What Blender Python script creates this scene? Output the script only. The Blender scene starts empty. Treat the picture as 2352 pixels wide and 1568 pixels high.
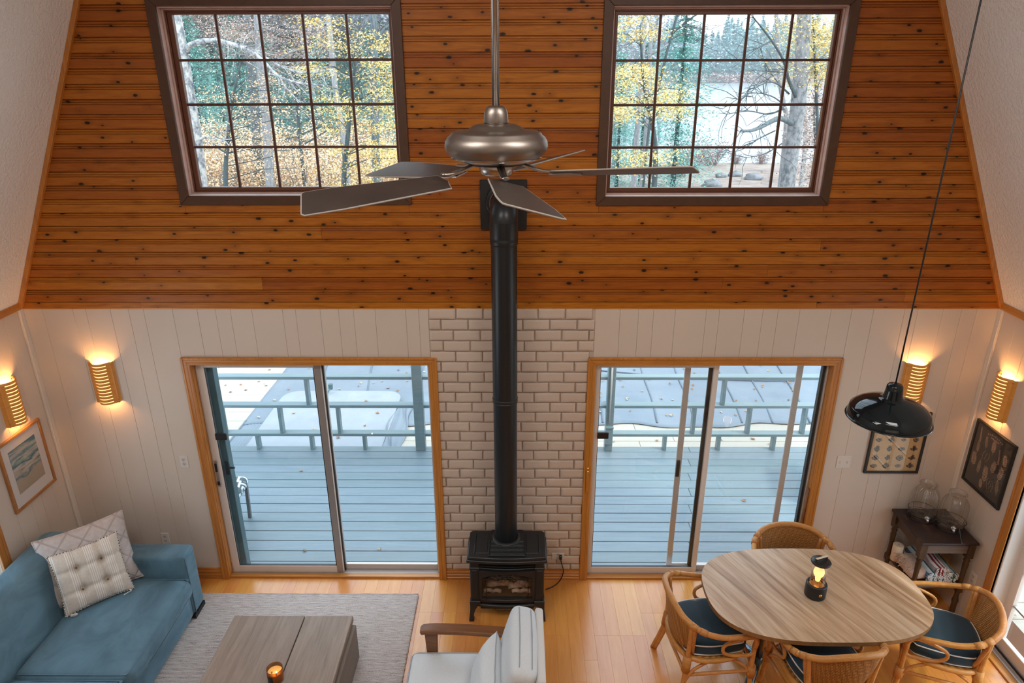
import bpy, bmesh, math, random
import numpy as np
from mathutils import Vector, Matrix, noise
PI = math.pi
rad = math.radians
sc = bpy.context.scene
COL = sc.collection
rng = random.Random(11)

# ---------------------------------------------------------------- camera
CAM = Vector((0, 0, 4.23))
FPX, PITCH, YAW, ROLL = 1573.06, 0.37391368, -0.00965222, -0.00320957
_f = Vector((math.sin(YAW)*math.cos(PITCH), math.cos(YAW)*math.cos(PITCH), -math.sin(PITCH)))
_r0 = Vector((math.cos(YAW), -math.sin(YAW), 0)); _u0 = _r0.cross(_f)
_r = _r0*math.cos(ROLL) + _u0*math.sin(ROLL); _u = -_r0*math.sin(ROLL) + _u0*math.cos(ROLL)
cd = bpy.data.cameras.new('camera'); cam = bpy.data.objects.new('camera', cd); COL.objects.link(cam)
cd.sensor_fit = 'HORIZONTAL'; cd.sensor_width = 36; cd.lens = FPX/2352*36; cd.clip_start = .05; cd.clip_end = 3000
cam.matrix_world = Matrix(((_r.x, _u.x, -_f.x, CAM.x), (_r.y, _u.y, -_f.y, CAM.y), (_r.z, _u.z, -_f.z, CAM.z), (0, 0, 0, 1)))
sc.camera = cam
def ray(px, py):
    return _f + _r*((px-1176)/FPX) - _u*((py-784)/FPX)
def atY(px, py, Y):
    d = ray(px, py); return CAM + d*((Y-CAM.y)/d.y)
def atZ(px, py, Z):
    d = ray(px, py); return CAM + d*((Z-CAM.z)/d.z)

# ---------------------------------------------------------------- world, sun, fill lamps, exposure
sc.view_settings.view_transform = 'Standard'; sc.view_settings.look = 'None'
sc.view_settings.exposure = 0.0; sc.view_settings.gamma = 1.0
sc.view_settings.use_curve_mapping = False
cy = sc.cycles
cy.volume_bounces = 0; cy.max_bounces = 7; cy.diffuse_bounces = 4; cy.glossy_bounces = 3; cy.transmission_bounces = 6
cy.transparent_max_bounces = 12; cy.caustics_reflective = False; cy.caustics_refractive = False
cy.sample_clamp_indirect = 4.0; cy.use_adaptive_sampling = True; cy.adaptive_threshold = 0.02
try: cy.use_denoising = True
except Exception: pass
SKY = 3.4
w = bpy.data.worlds.new('overcast_sky'); sc.world = w; w.use_nodes = True
wt = w.node_tree; wt.nodes.clear()
wo = wt.nodes.new('ShaderNodeOutputWorld'); wb = wt.nodes.new('ShaderNodeBackground')
wc = wt.nodes.new('ShaderNodeTexCoord'); wsx = wt.nodes.new('ShaderNodeSeparateXYZ'); wr = wt.nodes.new('ShaderNodeValToRGB')
wt.links.new(wc.outputs['Generated'], wsx.inputs[0]); wt.links.new(wsx.outputs['Z'], wr.inputs[0])
wr.color_ramp.elements[0].position = 0.0; wr.color_ramp.elements[0].color = (.86, .93, 1, 1)
wr.color_ramp.elements[1].position = .7; wr.color_ramp.elements[1].color = (.72, .86, 1, 1)
wt.links.new(wr.outputs[0], wb.inputs[0]); wb.inputs[1].default_value = SKY
wt.links.new(wb.outputs[0], wo.inputs[0])
def lamp(name, kind, energy, color, loc, rot=(0, 0, 0), size=None, sizey=None, parent=None):
    d = bpy.data.lights.new(name, kind); d.energy = energy; d.color = color
    o = bpy.data.objects.new(name, d); COL.objects.link(o); o.location = loc; o.rotation_euler = rot
    if kind == 'AREA':
        d.shape = 'RECTANGLE'; d.size = size; d.size_y = sizey
    elif kind == 'SUN': d.angle = size
    elif size: d.shadow_soft_size = size
    if parent: o.parent = parent
    return o
sd_ = lamp('sun', 'SUN', 2.6, (1, .93, .80), (0, 0, 30), size=rad(9))
sd_.rotation_euler = Vector((.58, -.30, .757)).to_track_quat('Z', 'Y').to_euler()
# fill lamps added behind the camera, at loft height and in the lower storey
lamp('loft_daylight', 'AREA', 17, (1, .74, .52), (-.1, -3.9, 4.0), (rad(90), 0, 0), 4.6, 1.6)
lamp('lower_daylight', 'AREA', 10, (1, .74, .52), (-.1, -3.9, 1.3), (rad(90), 0, 0), 5.0, 1.8)
for sx in (-1, 1):      # added fill lamps under the shallow upper roof slopes, out of view
    sl = lamp('skylight_daylight', 'AREA', 62, (1, .96, .91), (-.09+sx*1.55, 1.1, 5.50), (0, 0, 0), 1.2, 1.5)
    sl.rotation_euler = Vector((sx*.42, 0, .91)).to_track_quat('Z', 'Y').to_euler()

# ---------------------------------------------------------------- mesh helpers
class MB:
    def __init__(s): s.v = []; s.f = []; s.sm = []; s.mi = []
    def add(s, vs, fs, smooth=False, mi=0, M=None):
        o = len(s.v)
        if M is not None: vs = [M @ Vector(p) for p in vs]
        s.v += [tuple(p) for p in vs]
        for f in fs:
            s.f.append(tuple(i+o for i in f)); s.sm.append(smooth); s.mi.append(mi)
        return s
    def box(s, x0, x1, y0, y1, z0, z1, M=None, mi=0):
        vs = [(x0, y0, z0), (x1, y0, z0), (x1, y1, z0), (x0, y1, z0), (x0, y0, z1), (x1, y0, z1), (x1, y1, z1), (x0, y1, z1)]
        return s.add(vs, [(0, 3, 2, 1), (4, 5, 6, 7), (0, 1, 5, 4), (1, 2, 6, 5), (2, 3, 7, 6), (3, 0, 4, 7)], False, mi, M)
    def prism(s, poly, h0, h1, M=None, smooth=False, mi=0):
        n = len(poly)
        vs = [(p[0], p[1], h0) for p in poly] + [(p[0], p[1], h1) for p in poly]
        s.add(vs, [tuple(range(n-1, -1, -1)), tuple(range(n, 2*n))], False, mi, M)
        o = len(s.v)-2*n
        for i in range(n):
            j = (i+1) % n
            s.f.append((o+i, o+j, o+n+j, o+n+i)); s.sm.append(smooth); s.mi.append(mi)
        return s
    def tube(s, pts, r, n=8, closed=False, caps=True, M=None, mi=0, flat=1.0):
        P = [Vector(p) for p in pts]; m = len(P)
        rs = r if isinstance(r, (list, tuple)) else [r]*m
        T = []
        for i in range(m):
            a = P[(i-1) % m] if closed or i > 0 else P[0]
            b = P[(i+1) % m] if closed or i < m-1 else P[-1]
            t = (b-a); T.append(t.normalized() if t.length > 1e-9 else Vector((0, 0, 1)))
        up = Vector((0, 0, 1)) if abs(T[0].z) < .9 else Vector((1, 0, 0))
        N = (up - T[0]*up.dot(T[0])).normalized(); vs = []
        for i in range(m):
            N = N - T[i]*N.dot(T[i])
            N = N.normalized() if N.length > 1e-6 else T[i].orthogonal().normalized()
            B = T[i].cross(N)
            for k in range(n):
                a = 2*PI*k/n
                vs.append(P[i] + N*(math.cos(a)*rs[i]*flat) + B*(math.sin(a)*rs[i]))
        fs = []
        for i in range(m if closed else m-1):
            j = (i+1) % m
            for k in range(n):
                l = (k+1) % n
                fs.append((i*n+k, i*n+l, j*n+l, j*n+k))
        s.add(vs, fs, True, mi, M)
        if caps and not closed:
            o = len(s.v)-m*n
            s.f.append(tuple(o+k for k in range(n-1, -1, -1))); s.sm.append(False); s.mi.append(mi)
            s.f.append(tuple(o+(m-1)*n+k for k in range(n))); s.sm.append(False); s.mi.append(mi)
        return s
    def lathe(s, prof, n=24, M=None, mi=0, smooth=True, rib=0, ribn=0):
        vs = []; rings = []
        for (r, z) in prof:
            if r < 1e-6:
                rings.append([len(vs)]); vs.append((0, 0, z))
            else:
                ring = []
                for k in range(n):
                    a = 2*PI*k/n; rr = r*(1+rib*math.cos(a*ribn)) if ribn else r
                    ring.append(len(vs)); vs.append((rr*math.cos(a), rr*math.sin(a), z))
                rings.append(ring)
        fs = []
        for A, B in zip(rings[:-1], rings[1:]):
            for k in range(n):
                l = (k+1) % n
                if len(A) == 1 and len(B) == 1: continue
                if len(A) == 1: fs.append((A[0], B[l], B[k]))
                elif len(B) == 1: fs.append((A[k], A[l], B[0]))
                else: fs.append((A[k], A[l], B[l], B[k]))
        return s.add(vs, fs, smooth, mi, M)
    def grid(s, fn, nu, nv, cu=False, cv=False, smooth=True, M=None, mi=0, skip=None):
        vs = [fn(i/nu, j/nv) for j in range(nv if cv else nv+1) for i in range(nu if cu else nu+1)]
        W = nu if cu else nu+1; H = nv if cv else nv+1; fs = []
        for j in range(nv):
            for i in range(nu):
                if skip and skip(i, j): continue
                a = i; b = (i+1) % W; c = j; d = (j+1) % H
                fs.append((c*W+a, c*W+b, d*W+b, d*W+a))
        return s.add(vs, fs, smooth, mi, M)
    def rbox(s, cx, cy, cz, sx, sy, sz, r=.03, n=8, puff=0, M=None, mi=0, fn=None):
        # a soft rounded box; puff swells the large faces
        h = Vector((sx/2, sy/2, sz/2)); idx = {}; vs = []; fs = []
        def vid(p):
            k = tuple(round(c, 4) for c in p)
            if k not in idx:
                q = Vector((p[0]*h.x, p[1]*h.y, p[2]*h.z))
                inn = Vector([max(-(h[i]-r), min(h[i]-r, q[i])) for i in range(3)])
                d = q-inn
                o = inn + d*(r/d.length) if d.length > 1e-9 else q
                if puff:
                    b = (1-p[0]**2)*(1-p[1]**2); o.z += puff*b*p[2]
                    o.x += puff*.5*(1-p[2]**2)*(1-p[1]**2)*p[0]; o.y += puff*.5*(1-p[2]**2)*(1-p[0]**2)*p[1]
                if fn: o = fn(o)
                idx[k] = len(vs); vs.append((o.x+cx, o.y+cy, o.z+cz))
            return idx[k]
        # denser towards the edges
        T = [math.sin((-1+2*i/n)*PI/2) if n > 2 else -1+2*i/n for i in range(n+1)]
        for ax in range(3):
            for sg in (-1, 1):
                for i in range(n):
                    for j in range(n):
                        q = []
                        for (a, b) in ((i, j), (i+1, j), (i+1, j+1), (i, j+1)):
                            p = [0, 0, 0]; p[ax] = sg; p[(ax+1) % 3] = T[a]; p[(ax+2) % 3] = T[b]; q.append(vid(p))
                        fs.append(tuple(q) if sg > 0 else tuple(reversed(q)))
        return s.add(vs, fs, True, mi, M)
    def ball(s, c, r, n=10, sz=1.0, mi=0):
        prof = [(r*math.sin(PI*k/(n//2+2)), -r*sz*math.cos(PI*k/(n//2+2))) for k in range(n//2+3)]
        prof[0] = (0, prof[0][1]); prof[-1] = (0, prof[-1][1])
        return s.lathe(prof, n, Matrix.Translation(c), mi)
    def build(s, name, mat, parent=None, bev=0, seg=1, sub=0, kind=None, loc=None, recalc=True):
        me = bpy.data.meshes.new(name); me.from_pydata(s.v, [], s.f)
        mats = mat if isinstance(mat, (list, tuple)) else [mat]
        for m in mats: me.materials.append(m)
        me.polygons.foreach_set('use_smooth', s.sm); me.polygons.foreach_set('material_index', s.mi)
        if bev or recalc:
            bm = bmesh.new(); bm.from_mesh(me)
            if recalc: bmesh.ops.recalc_face_normals(bm, faces=bm.faces)
            if bev:
                ed = [e for e in bm.edges if len(e.link_faces) == 2 and e.calc_face_angle(0) > .6]
                bmesh.ops.bevel(bm, geom=ed, offset=bev, segments=seg, affect='EDGES', profile=.6, clamp_overlap=True)
            bm.to_mesh(me); bm.free()
        me.update()
        o = bpy.data.objects.new(name, me); COL.objects.link(o)
        if parent: o.parent = parent
        if kind: o['kind'] = kind
        if loc is not None: o.location = loc
        if sub:
            md = o.modifiers.new('smooth', 'SUBSURF'); md.levels = sub; md.render_levels = sub
        return o

def spline(pts, k=6, closed=False):
    P = [Vector(p) for p in pts]; n = len(P); out = []
    for i in range(n if closed else n-1):
        p0 = P[(i-1) % n] if closed or i > 0 else P[0]; p1 = P[i]; p2 = P[(i+1) % n]
        p3 = P[(i+2) % n] if closed or i < n-2 else P[-1]
        for j in range(k):
            t = j/k
            out.append(.5*((2*p1)+(p2-p0)*t+(2*p0-5*p1+4*p2-p3)*t*t+(3*p1-p0-3*p2+p3)*t**3))
    if not closed: out.append(P[-1])
    return out
def tag(o, label, cat, group=None):
    o['label'] = label; o['category'] = cat
    if group: o['group'] = group
    return o
def thing(name, label, cat, loc=(0, 0, 0), rz=0, group=None):
    o = bpy.data.objects.new(name, None); COL.objects.link(o); o.empty_display_size = .1
    o.location = loc; o.rotation_euler = (0, 0, rz)
    return tag(o, label, cat, group)
def struct(name):
    o = bpy.data.objects.new(name, None); COL.objects.link(o); o['kind'] = 'structure'; o.empty_display_size = .1
    return o
KIDS = {}
def kids(o):
    if o.name not in KIDS: KIDS[o.name] = [c for c in COL.objects if c.parent is o]
    return KIDS[o.name]
def dup(root, loc, rz=0, label=None, scale=None):
    def cp(o, par):
        c = o.copy(); COL.objects.link(c)
        if par: c.parent = par
        KIDS[c.name] = [cp(ch, c) for ch in kids(o)]
        return c
    r = cp(root, None); r.location = loc; r.rotation_euler = (0, 0, rz)
    if label: r['label'] = label
    if scale: r.scale = scale if isinstance(scale, (tuple, list)) else (scale,)*3
    return r

# ---------------------------------------------------------------- materials
def lin(c):   # sRGB 0-255 -> linear
    return tuple((x/255/12.92 if x/255 <= .04045 else ((x/255+.055)/1.055)**2.4) for x in c)
class NT:
    def __init__(s, name, rough=.5, metal=0, spec=.5):
        s.m = bpy.data.materials.new(name); s.m.use_nodes = True; s.t = s.m.node_tree
        s.b = s.t.nodes['Principled BSDF']; s.out = s.t.nodes['Material Output']
        s.set(s.b, {'Roughness': rough, 'Metallic': metal, 'Specular IOR Level': spec})
    def set(s, n, d):
        for k, v in d.items():
            i = n.inputs[k]
            if hasattr(v, 'is_output'): s.t.links.new(v, i)
            elif isinstance(v, (tuple, list)) and len(v) == 3 and i.type == 'RGBA': i.default_value = (*v, 1)
            else: i.default_value = v
    def n(s, typ, ins=None, out=0, **props):
        nd = s.t.nodes.new('ShaderNode'+typ)
        for k, v in props.items(): setattr(nd, k, v)
        if ins: s.set(nd, ins)
        return nd.outputs[out]
    def obj(s): return s.n('TexCoord', out='Object')
    def rnd(s): return s.n('ObjectInfo', out='Random')
    def math(s, op, a, b=0.0, c=0.0, clamp=False): return s.n('Math', {0: a, 1: b, 2: c}, operation=op, use_clamp=clamp)
    def map(s, v, scale=(1, 1, 1), loc=(0, 0, 0), rot=(0, 0, 0)):
        return s.n('Mapping', {'Vector': v, 'Scale': scale, 'Location': loc, 'Rotation': rot})
    def noise(s, v, scale=5, detail=3, rough=.5, dist=0):
        return s.n('TexNoise', {'Vector': v, 'Scale': scale, 'Detail': detail, 'Roughness': rough, 'Distortion': dist})
    def ramp(s, f, stops):
        nd = s.t.nodes.new('ShaderNodeValToRGB'); s.set(nd, {'Fac': f}); e = nd.color_ramp.elements
        while len(e) < len(stops): e.new(.5)
        for i, (p, c) in enumerate(stops):
            e[i].position = p; e[i].color = (*c, 1) if len(c) == 3 else c
        return nd.outputs[0]
    def mix(s, f, a, b, blend='MIX'):
        nd = s.t.nodes.new('ShaderNodeMix'); nd.data_type = 'RGBA'; nd.blend_type = blend
        for i, v in ((0, f), (6, a), (7, b)):
            if hasattr(v, 'is_output'): s.t.links.new(v, nd.inputs[i])
            else: nd.inputs[i].default_value = (*v, 1) if isinstance(v, (tuple, list)) else v
        return nd.outputs[2]
    def bump(s, h, strength=.3, dist=.01):
        s.set(s.b, {'Normal': s.n('Bump', {'Height': h, 'Strength': strength, 'Distance': dist})}); return s
    def vary(s, c, amount, hue=0):
        r = s.rnd()
        v = s.math('MULTIPLY_ADD', r, 2*amount, 1-amount)
        d = {'Color': c, 'Value': v}
        if hue: d['Hue'] = s.math('MULTIPLY_ADD', r, 2*hue, .5-hue)
        return s.n('HueSaturation', d)
    def col(s, c): s.set(s.b, {'Base Color': c}); return s
    def offset(s, v):   # shifts the texture from object to object
        r = s.rnd(); k = s.math('MULTIPLY', r, 37.0)
        cb = s.n('CombineXYZ', {0: k, 1: k, 2: k})
        return s.n('VectorMath', {0: v, 1: cb}, operation='ADD')
def plain(name, c, rough=.5, metal=0, spec=.5, vary=0, nscale=0, namp=.1, bump=0, bscale=60, emis=None, es=0, coat=0, sheen=0):
    t = NT(name, rough, metal, spec); col = c
    if nscale:
        nz = t.noise(t.obj(), nscale, 4, .6)
        col = t.ramp(nz, [(.3, tuple(x*(1-namp) for x in c)), (.7, tuple(min(1, x*(1+namp)) for x in c))])
    if vary: col = t.vary(col, vary)
    t.col(col)
    if bump: t.bump(t.noise(t.obj(), bscale, 3, .6), bump, .004)
    if emis: t.set(t.b, {'Emission Color': emis, 'Emission Strength': es})
    if coat: t.set(t.b, {'Coat Weight': coat, 'Coat Roughness': .15})
    if sheen: t.set(t.b, {'Sheen Weight': sheen, 'Sheen Roughness': .4})
    return t.m
def wood(name, dark, light, stretch=(1, 14, 14), scale=2.2, rough=.45, vary=.12, hue=.008, bump=.15, dist=1.2, spec=.5, off=True, rot=(0, 0, 0), coat=0):
    t = NT(name, rough, 0, spec); v = t.offset(t.obj()) if off else t.obj()
    v = t.map(v, stretch, rot=rot)
    a = t.noise(v, scale, 5, .6, dist); b = t.noise(v, scale*6, 3, .7)
    f = t.math('ADD', t.math('MULTIPLY', a, .75), t.math('MULTIPLY', b, .25))
    c = t.ramp(f, [(.28, dark), (.72, light)])
    t.col(t.vary(c, vary, hue) if vary else c)
    if bump: t.bump(b, bump, .002)
    if coat: t.set(t.b, {'Coat Weight': coat, 'Coat Roughness': .2})
    return t.m
def glassy(name, tint=(1, 1, 1), refl=.5, rough=0.0):
    # thin clear glass: lets the view through and mirrors by Fresnel
    t = NT(name); t.t.nodes.remove(t.b)
    tr = t.n('BsdfTransparent', {'Color': tint}); gl = t.n('BsdfGlossy', {'Color': (1, 1, 1), 'Roughness': rough})
    ge = t.t.nodes.new('ShaderNodeNewGeometry')
    c = t.math('ABSOLUTE', t.n('VectorMath', {0: ge.outputs['Normal'], 1: ge.outputs['Incoming']}, out=1, operation='DOT_PRODUCT'))
    sch = t.math('MULTIPLY_ADD', t.math('POWER', t.math('SUBTRACT', 1.0, c, clamp=True), 5.0), .96, .04)
    fr = t.math('MULTIPLY', sch, refl, clamp=True)
    mx = t.n('MixShader', {0: fr, 1: tr, 2: gl}); t.t.links.new(mx, t.out.inputs[0])
    return t.m

def knotty(name, dark, mid, light):
    t = NT(name, .38, 0, .5); o = t.obj(); p = t.offset(o)
    v = t.map(p, (1.1, 1, 16)); a = t.noise(v, 2.4, 5, .6, 1.6); b = t.noise(t.map(p, (2, 1, 60)), 5, 3, .6)
    f = t.math('ADD', t.math('MULTIPLY', a, .72), t.math('MULTIPLY', b, .28))
    c = t.ramp(f, [(.25, dark), (.5, mid), (.75, light)])
    # knots: sparse dark ovals with a soft halo
    px_ = t.n('SeparateXYZ', {0: p}, out=0); pz_ = t.n('SeparateXYZ', {0: p}, out=2)
    vk = t.n('CombineXYZ', {0: t.math('MULTIPLY', px_, 4.2), 1: t.math('MULTIPLY', pz_, 8.0), 2: 0.0})
    d = t.n('TexVoronoi', {'Vector': vk, 'Scale': 1.0, 'Randomness': 1.0}, out='Distance', feature='F1', voronoi_dimensions='2D')
    cl = t.n('TexVoronoi', {'Vector': vk, 'Scale': 1.0, 'Randomness': 1.0}, out='Color', feature='F1', voronoi_dimensions='2D')
    cr = t.n('SeparateColor', {0: cl}, out=0)
    size = t.math('MULTIPLY_ADD', cr, .085, .02)
    wob = t.math('MULTIPLY_ADD', t.noise(t.map(p, (30, 1, 30)), 1.5, 2, .5), .05, d)
    k = t.math('SUBTRACT', 1.0, t.math('DIVIDE', t.math('SUBTRACT', wob, .025), size, clamp=False), clamp=True)
    halo = t.math('MULTIPLY', t.math('SUBTRACT', 1.0, t.math('DIVIDE', wob, .30), clamp=True), .45)
    c = t.mix(halo, c, tuple(x*.5 for x in dark)); k2 = t.math('MULTIPLY', k, 2.5, clamp=True)
    c = t.mix(k2, c, (.02, .008, .003))
    t.col(t.vary(c, .16, .006)); t.bump(b, .12, .002)
    t.set(t.b, {'Coat Weight': .10, 'Coat Roughness': .3, 'Specular IOR Level': .3})
    return t.m

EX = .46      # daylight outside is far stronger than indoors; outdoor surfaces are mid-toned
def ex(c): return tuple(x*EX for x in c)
M_ = {}
M_['white'] = plain('painted_white_board', (.635, .55, .475), .45, vary=.012, nscale=1.3, namp=.03)
M_['white_trim'] = plain('white_trim', (.68, .61, .54), .4)
M_['brick'] = plain('painted_brick', (.58, .475, .395), .6, vary=.035, bump=.5, bscale=55)
M_['mortar'] = plain('painted_mortar', (.54, .44, .365), .8, bump=.4, bscale=80)
M_['pine'] = knotty('knotty_pine_board', (.235, .060, .006), (.37, .110, .0105), (.47, .16, .018))
M_['pine_trim'] = wood('honey_pine_trim', (.36, .125, .02), (.62, .26, .05), (14, 14, .7), 2.0, .35, .06, .004, .08, coat=.3)
M_['pine_trim_x'] = wood('honey_pine_trim_across', (.36, .125, .02), (.62, .26, .05), (.7, 14, 14), 2.0, .35, .06, .004, .08, coat=.3)
M_['pine_trim_y'] = wood('honey_pine_trim_along', (.36, .125, .02), (.62, .26, .05), (14, .7, 14), 2.0, .35, .06, .004, .08, coat=.3)
M_['dark_frame'] = wood('dark_stained_casing', (.055, .022, .009), (.085, .034, .014), (3, 3, 3), 2, .45, .03, .004, .05)
M_['sash'] = plain('brown_sash', (.13, .045, .022), .35)
M_['jamb'] = plain('worn_pinkish_jamb', (.52, .34, .29), .4, nscale=8, namp=.12)
M_['jamb_sill'] = plain('pale_sill', (.80, .72, .70), .35, nscale=8, namp=.1)  # paler than the jambs: daylight on the sill put into its colour
M_['muntin'] = plain('dark_brown_muntin', (.085, .03, .018), .4)
M_['glass'] = glassy('window_glass', (.97, .985, .985), .7)
M_['glass_clear'] = glassy('art_glass', (1, 1, 1), 1.0)
M_['alu'] = plain('brushed_aluminium', (.60, .56, .54), .4, .35)
M_['alu_light'] = plain('white_enamel_frame', (.72, .66, .62), .4, .0)
M_['bright_white'] = plain('gloss_white_jamb', (.82, .81, .79), .35)  # right door jamb: whiter colour stands in for daylight falling on it
M_['alu_mid'] = plain('grey_aluminium', (.33, .31, .30), .4, .4)
M_['alu_dark'] = plain('dark_gasket', (.03, .03, .03), .5)
M_['black'] = plain('black_plastic', (.012, .012, .013), .4)
M_['teal_trim'] = plain('teal_grey_exterior_trim', ex((.15, .27, .30)), .6, nscale=6, namp=.15)
t = NT('stucco_ceiling', .9); o_ = t.obj()
nz = t.noise(o_, 38, 4, .65); t.col(t.ramp(t.noise(o_, .8, 2), [(.3, (.84, .82, .81)), (.7, (.89, .88, .87))])); t.bump(t.ramp(nz, [(.4, (0, 0, 0)), (.62, (1, 1, 1))]), .55, .008); M_['stucco'] = t.m
M_['floor'] = wood('maple_floor_plank', (.60, .225, .038), (.74, .32, .075), (9, .8, 9), 1.8, .24, .07, .007, .03, 1.6, .6, coat=.5)
M_['floor_sub'] = plain('floor_gap', (.10, .04, .015), .8)
M_['stove'] = plain('matte_black_cast_iron', (.020, .022, .024), .42, .2, bump=.12, bscale=220)
M_['stove_pipe'] = plain('black_stovepipe_steel', (.017, .020, .023), .33, .3)
M_['deck'] = wood('blue_grey_deck_paint', ex((.31, .46, .54)), ex((.46, .62, .71)), (.8, 12, 12), 2.0, .42, .09, .01, .2)
M_['rail'] = wood('teal_grey_rail_paint', ex((.32, .49, .54)), ex((.46, .64, .69)), (1, 10, 10), 2.0, .4, .04, .006, .1)
M_['gold_wood'] = wood('bent_plywood_shade', (.42, .17, .035), (.56, .26, .06), (1, 1, 8), 3, .4, .05, .004, .05)
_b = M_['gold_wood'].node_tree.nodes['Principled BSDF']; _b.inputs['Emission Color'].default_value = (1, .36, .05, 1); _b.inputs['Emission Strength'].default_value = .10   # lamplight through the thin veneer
M_['nickel'] = plain('brushed_nickel', (.25, .215, .19), .40, 1.0, nscale=3, namp=.06)
M_['nickel_light'] = plain('polished_nickel', (.42, .385, .36), .26, 1.0)
M_['blade'] = plain('dark_walnut_fan_blade', (.030, .022, .018), .40, 0, .5, nscale=5, namp=.25, coat=.1)
M_['blade_edge'] = plain('dusty_blade_edge', (.26, .225, .20), .7)  # pale colour stands in for light catching the blade rim
M_['enamel'] = plain('black_enamel_shade', (.002, .008, .011), .06, 0, .5)
M_['enamel_white'] = plain('white_enamel_inside', (.85, .85, .84), .3)
M_['steel'] = plain('steel', (.6, .6, .6), .3, 1)
M_['outlet'] = plain('white_plate', (.68, .63, .585), .35)
M_['outlet_face'] = plain('receptacle_face', (.56, .53, .50), .4)
M_['slot'] = plain('dark_slot', (.03, .03, .03), .6)
M_['rattan'] = wood('rattan_pole', (.46, .18, .04), (.74, .36, .10), (3, 3, 3), 3.5, .38, .06, .006, .1, coat=.2)
M_['rattan_wrap'] = wood('rattan_binding', (.40, .155, .035), (.68, .32, .09), (5, 5, 40), 3, .42, .05, .006, .3)
def weave_mat():
    # strands passing over and under radial stakes
    t = NT('woven_rattan', .5); o = t.obj(); x, y, z = [t.n('SeparateXYZ', {0: o}, out=i) for i in range(3)]
    an = t.math('MULTIPLY', t.math('ARCTAN2', x, t.math('SUBTRACT', .12, y)), 14.0)
    st = t.math('SINE', t.math('MULTIPLY', an, PI)); s2 = t.math('SINE', t.math('MULTIPLY', z, 2*PI/.0145)); s1 = t.math('ABSOLUTE', t.math('SINE', t.math('MULTIPLY', z, 2*PI/.0145)))
    ov = t.math('MULTIPLY_ADD', t.math('MULTIPLY', t.math('SIGN', s2), st), .5, .5)
    h = t.math('MULTIPLY', t.math('POWER', s1, .6), t.math('MULTIPLY_ADD', ov, .75, .25))
    c = t.mix(t.math('MULTIPLY', t.noise(t.map(o, (30, 30, 120)), 2, 3, .6), .5), t.ramp(h, [(.05, (.10, .035, .008)), (.4, (.44, .18, .04)), (.9, (.74, .36, .09))]), (.50, .21, .05))
    t.col(c); t.bump(h, .8, .004); return t.m
M_['weave'] = weave_mat()
M_['navy'] = plain('navy_canvas', (.010, .038, .062), .75, sheen=.25, bump=.15, bscale=400)
M_['piping'] = plain('white_piping', (.82, .82, .82), .6)
def velvet(name, a, b):
    t = NT(name, .7); o = t.obj()
    n1 = t.noise(t.map(o, (2.4, 1.6, 3)), 1.6, 4, .6, .8); c = t.ramp(n1, [(.34, a), (.66, b)])
    t.col(c); t.set(t.b, {'Sheen Weight': .3, 'Sheen Roughness': .35, 'Sheen Tint': (.6, .85, 1)}); t.bump(t.noise(o, 9, 3, .6), .15, .01); return t.m
M_['velvet'] = velvet('teal_velvet', (.066, .140, .19), (.125, .24, .32))
M_['fabric_grey'] = plain('pale_grey_upholstery', (.66, .705, .74), .85, nscale=180, namp=.07, bump=.1, bscale=500)
M_['fabric_back'] = plain('off_white_upholstery', (.66, .66, .66), .85, bump=.1, bscale=500)
M_['seam'] = plain('seam_thread', (.36, .40, .44), .8)
M_['walnut'] = wood('walnut_arm', (.13, .045, .012), (.24, .095, .028), (1, 10, 10), 2.2, .4, .05, .004, .06)
M_['grey_oak'] = wood('grey_washed_oak', (.20, .15, .12), (.39, .305, .245), (13, .9, 13), 1.7, .5, .05, .006, .12, 1.0)
M_['grey_oak_dark'] = wood('grey_washed_oak_base', (.17, .14, .115), (.27, .225, .185), (13, .9, 13), 1.7, .5, .03, .004, .12, 1.0)
def rug_mat():
    t = NT('woven_wool', .95); o = t.obj()
    w = t.n('TexWave', {'Vector': o, 'Scale': 26.0, 'Distortion': 1.2, 'Detail': 2, 'Detail Scale': 6.0}, out=1, bands_direction='Y')
    a = t.noise(t.map(o, (5, 60, 1)), 2.2, 4, .65); b = t.noise(t.map(o, (120, 60, 1)), 2, 2, .6)
    f = t.math('ADD', t.math('MULTIPLY', a, .55), t.math('MULTIPLY', b, .45))
    c = t.ramp(f, [(.36, (.14, .10, .09)), (.45, (.56, .48, .45)), (.60, (.80, .73, .70))])
    t.col(t.mix(t.math('MULTIPLY', t.math('SUBTRACT', 1.0, w), .35), c, (.13, .10, .10))); t.bump(t.math('ADD', w, b), .6, .006); return t.m
M_['rug'] = rug_mat()
def laminate():
    t = NT('wavy_grain_laminate', .36); o = t.obj()
    v = t.map(o, (1, 1, 1), rot=(0, 0, rad(64)))
    wv = t.n('VectorMath', {0: v, 1: t.n('VectorMath', {0: t.n('TexNoise', {'Vector': t.map(v, (1.3, 3.2, 1)), 'Scale': 1.4, 'Detail': 2}, out='Color'), 'Scale': .055}, operation='SCALE')}, operation='ADD')
    v2 = t.map(wv, (.5, 5.0, 1)); a = t.noise(v2, 2.6, 5, .6, .6); b = t.noise(t.map(wv, (.8, 22, 1)), 2.0, 4, .6, .3); g = t.noise(o, 2.2, 3, .5)
    f = t.math('ADD', t.math('MULTIPLY', a, .5), t.math('MULTIPLY', b, .5))
    c = t.ramp(f, [(.35, (.23, .13, .065)), (.44, (.45, .285, .165)), (.54, (.60, .42, .27)), (.67, (.78, .62, .45))])
    t.col(t.mix(t.math('MULTIPLY', g, .25), c, (.42, .26, .15))); return t.m
M_['laminate'] = laminate()
M_['table_edge'] = wood('table_edge_band', (.20, .10, .035), (.33, .18, .07), (10, 10, .7), 2.5, .45, .0, 0, .05, off=False)
M_['lamp_base'] = plain('black_lantern_body', (.014, .014, .015), .45)
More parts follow.
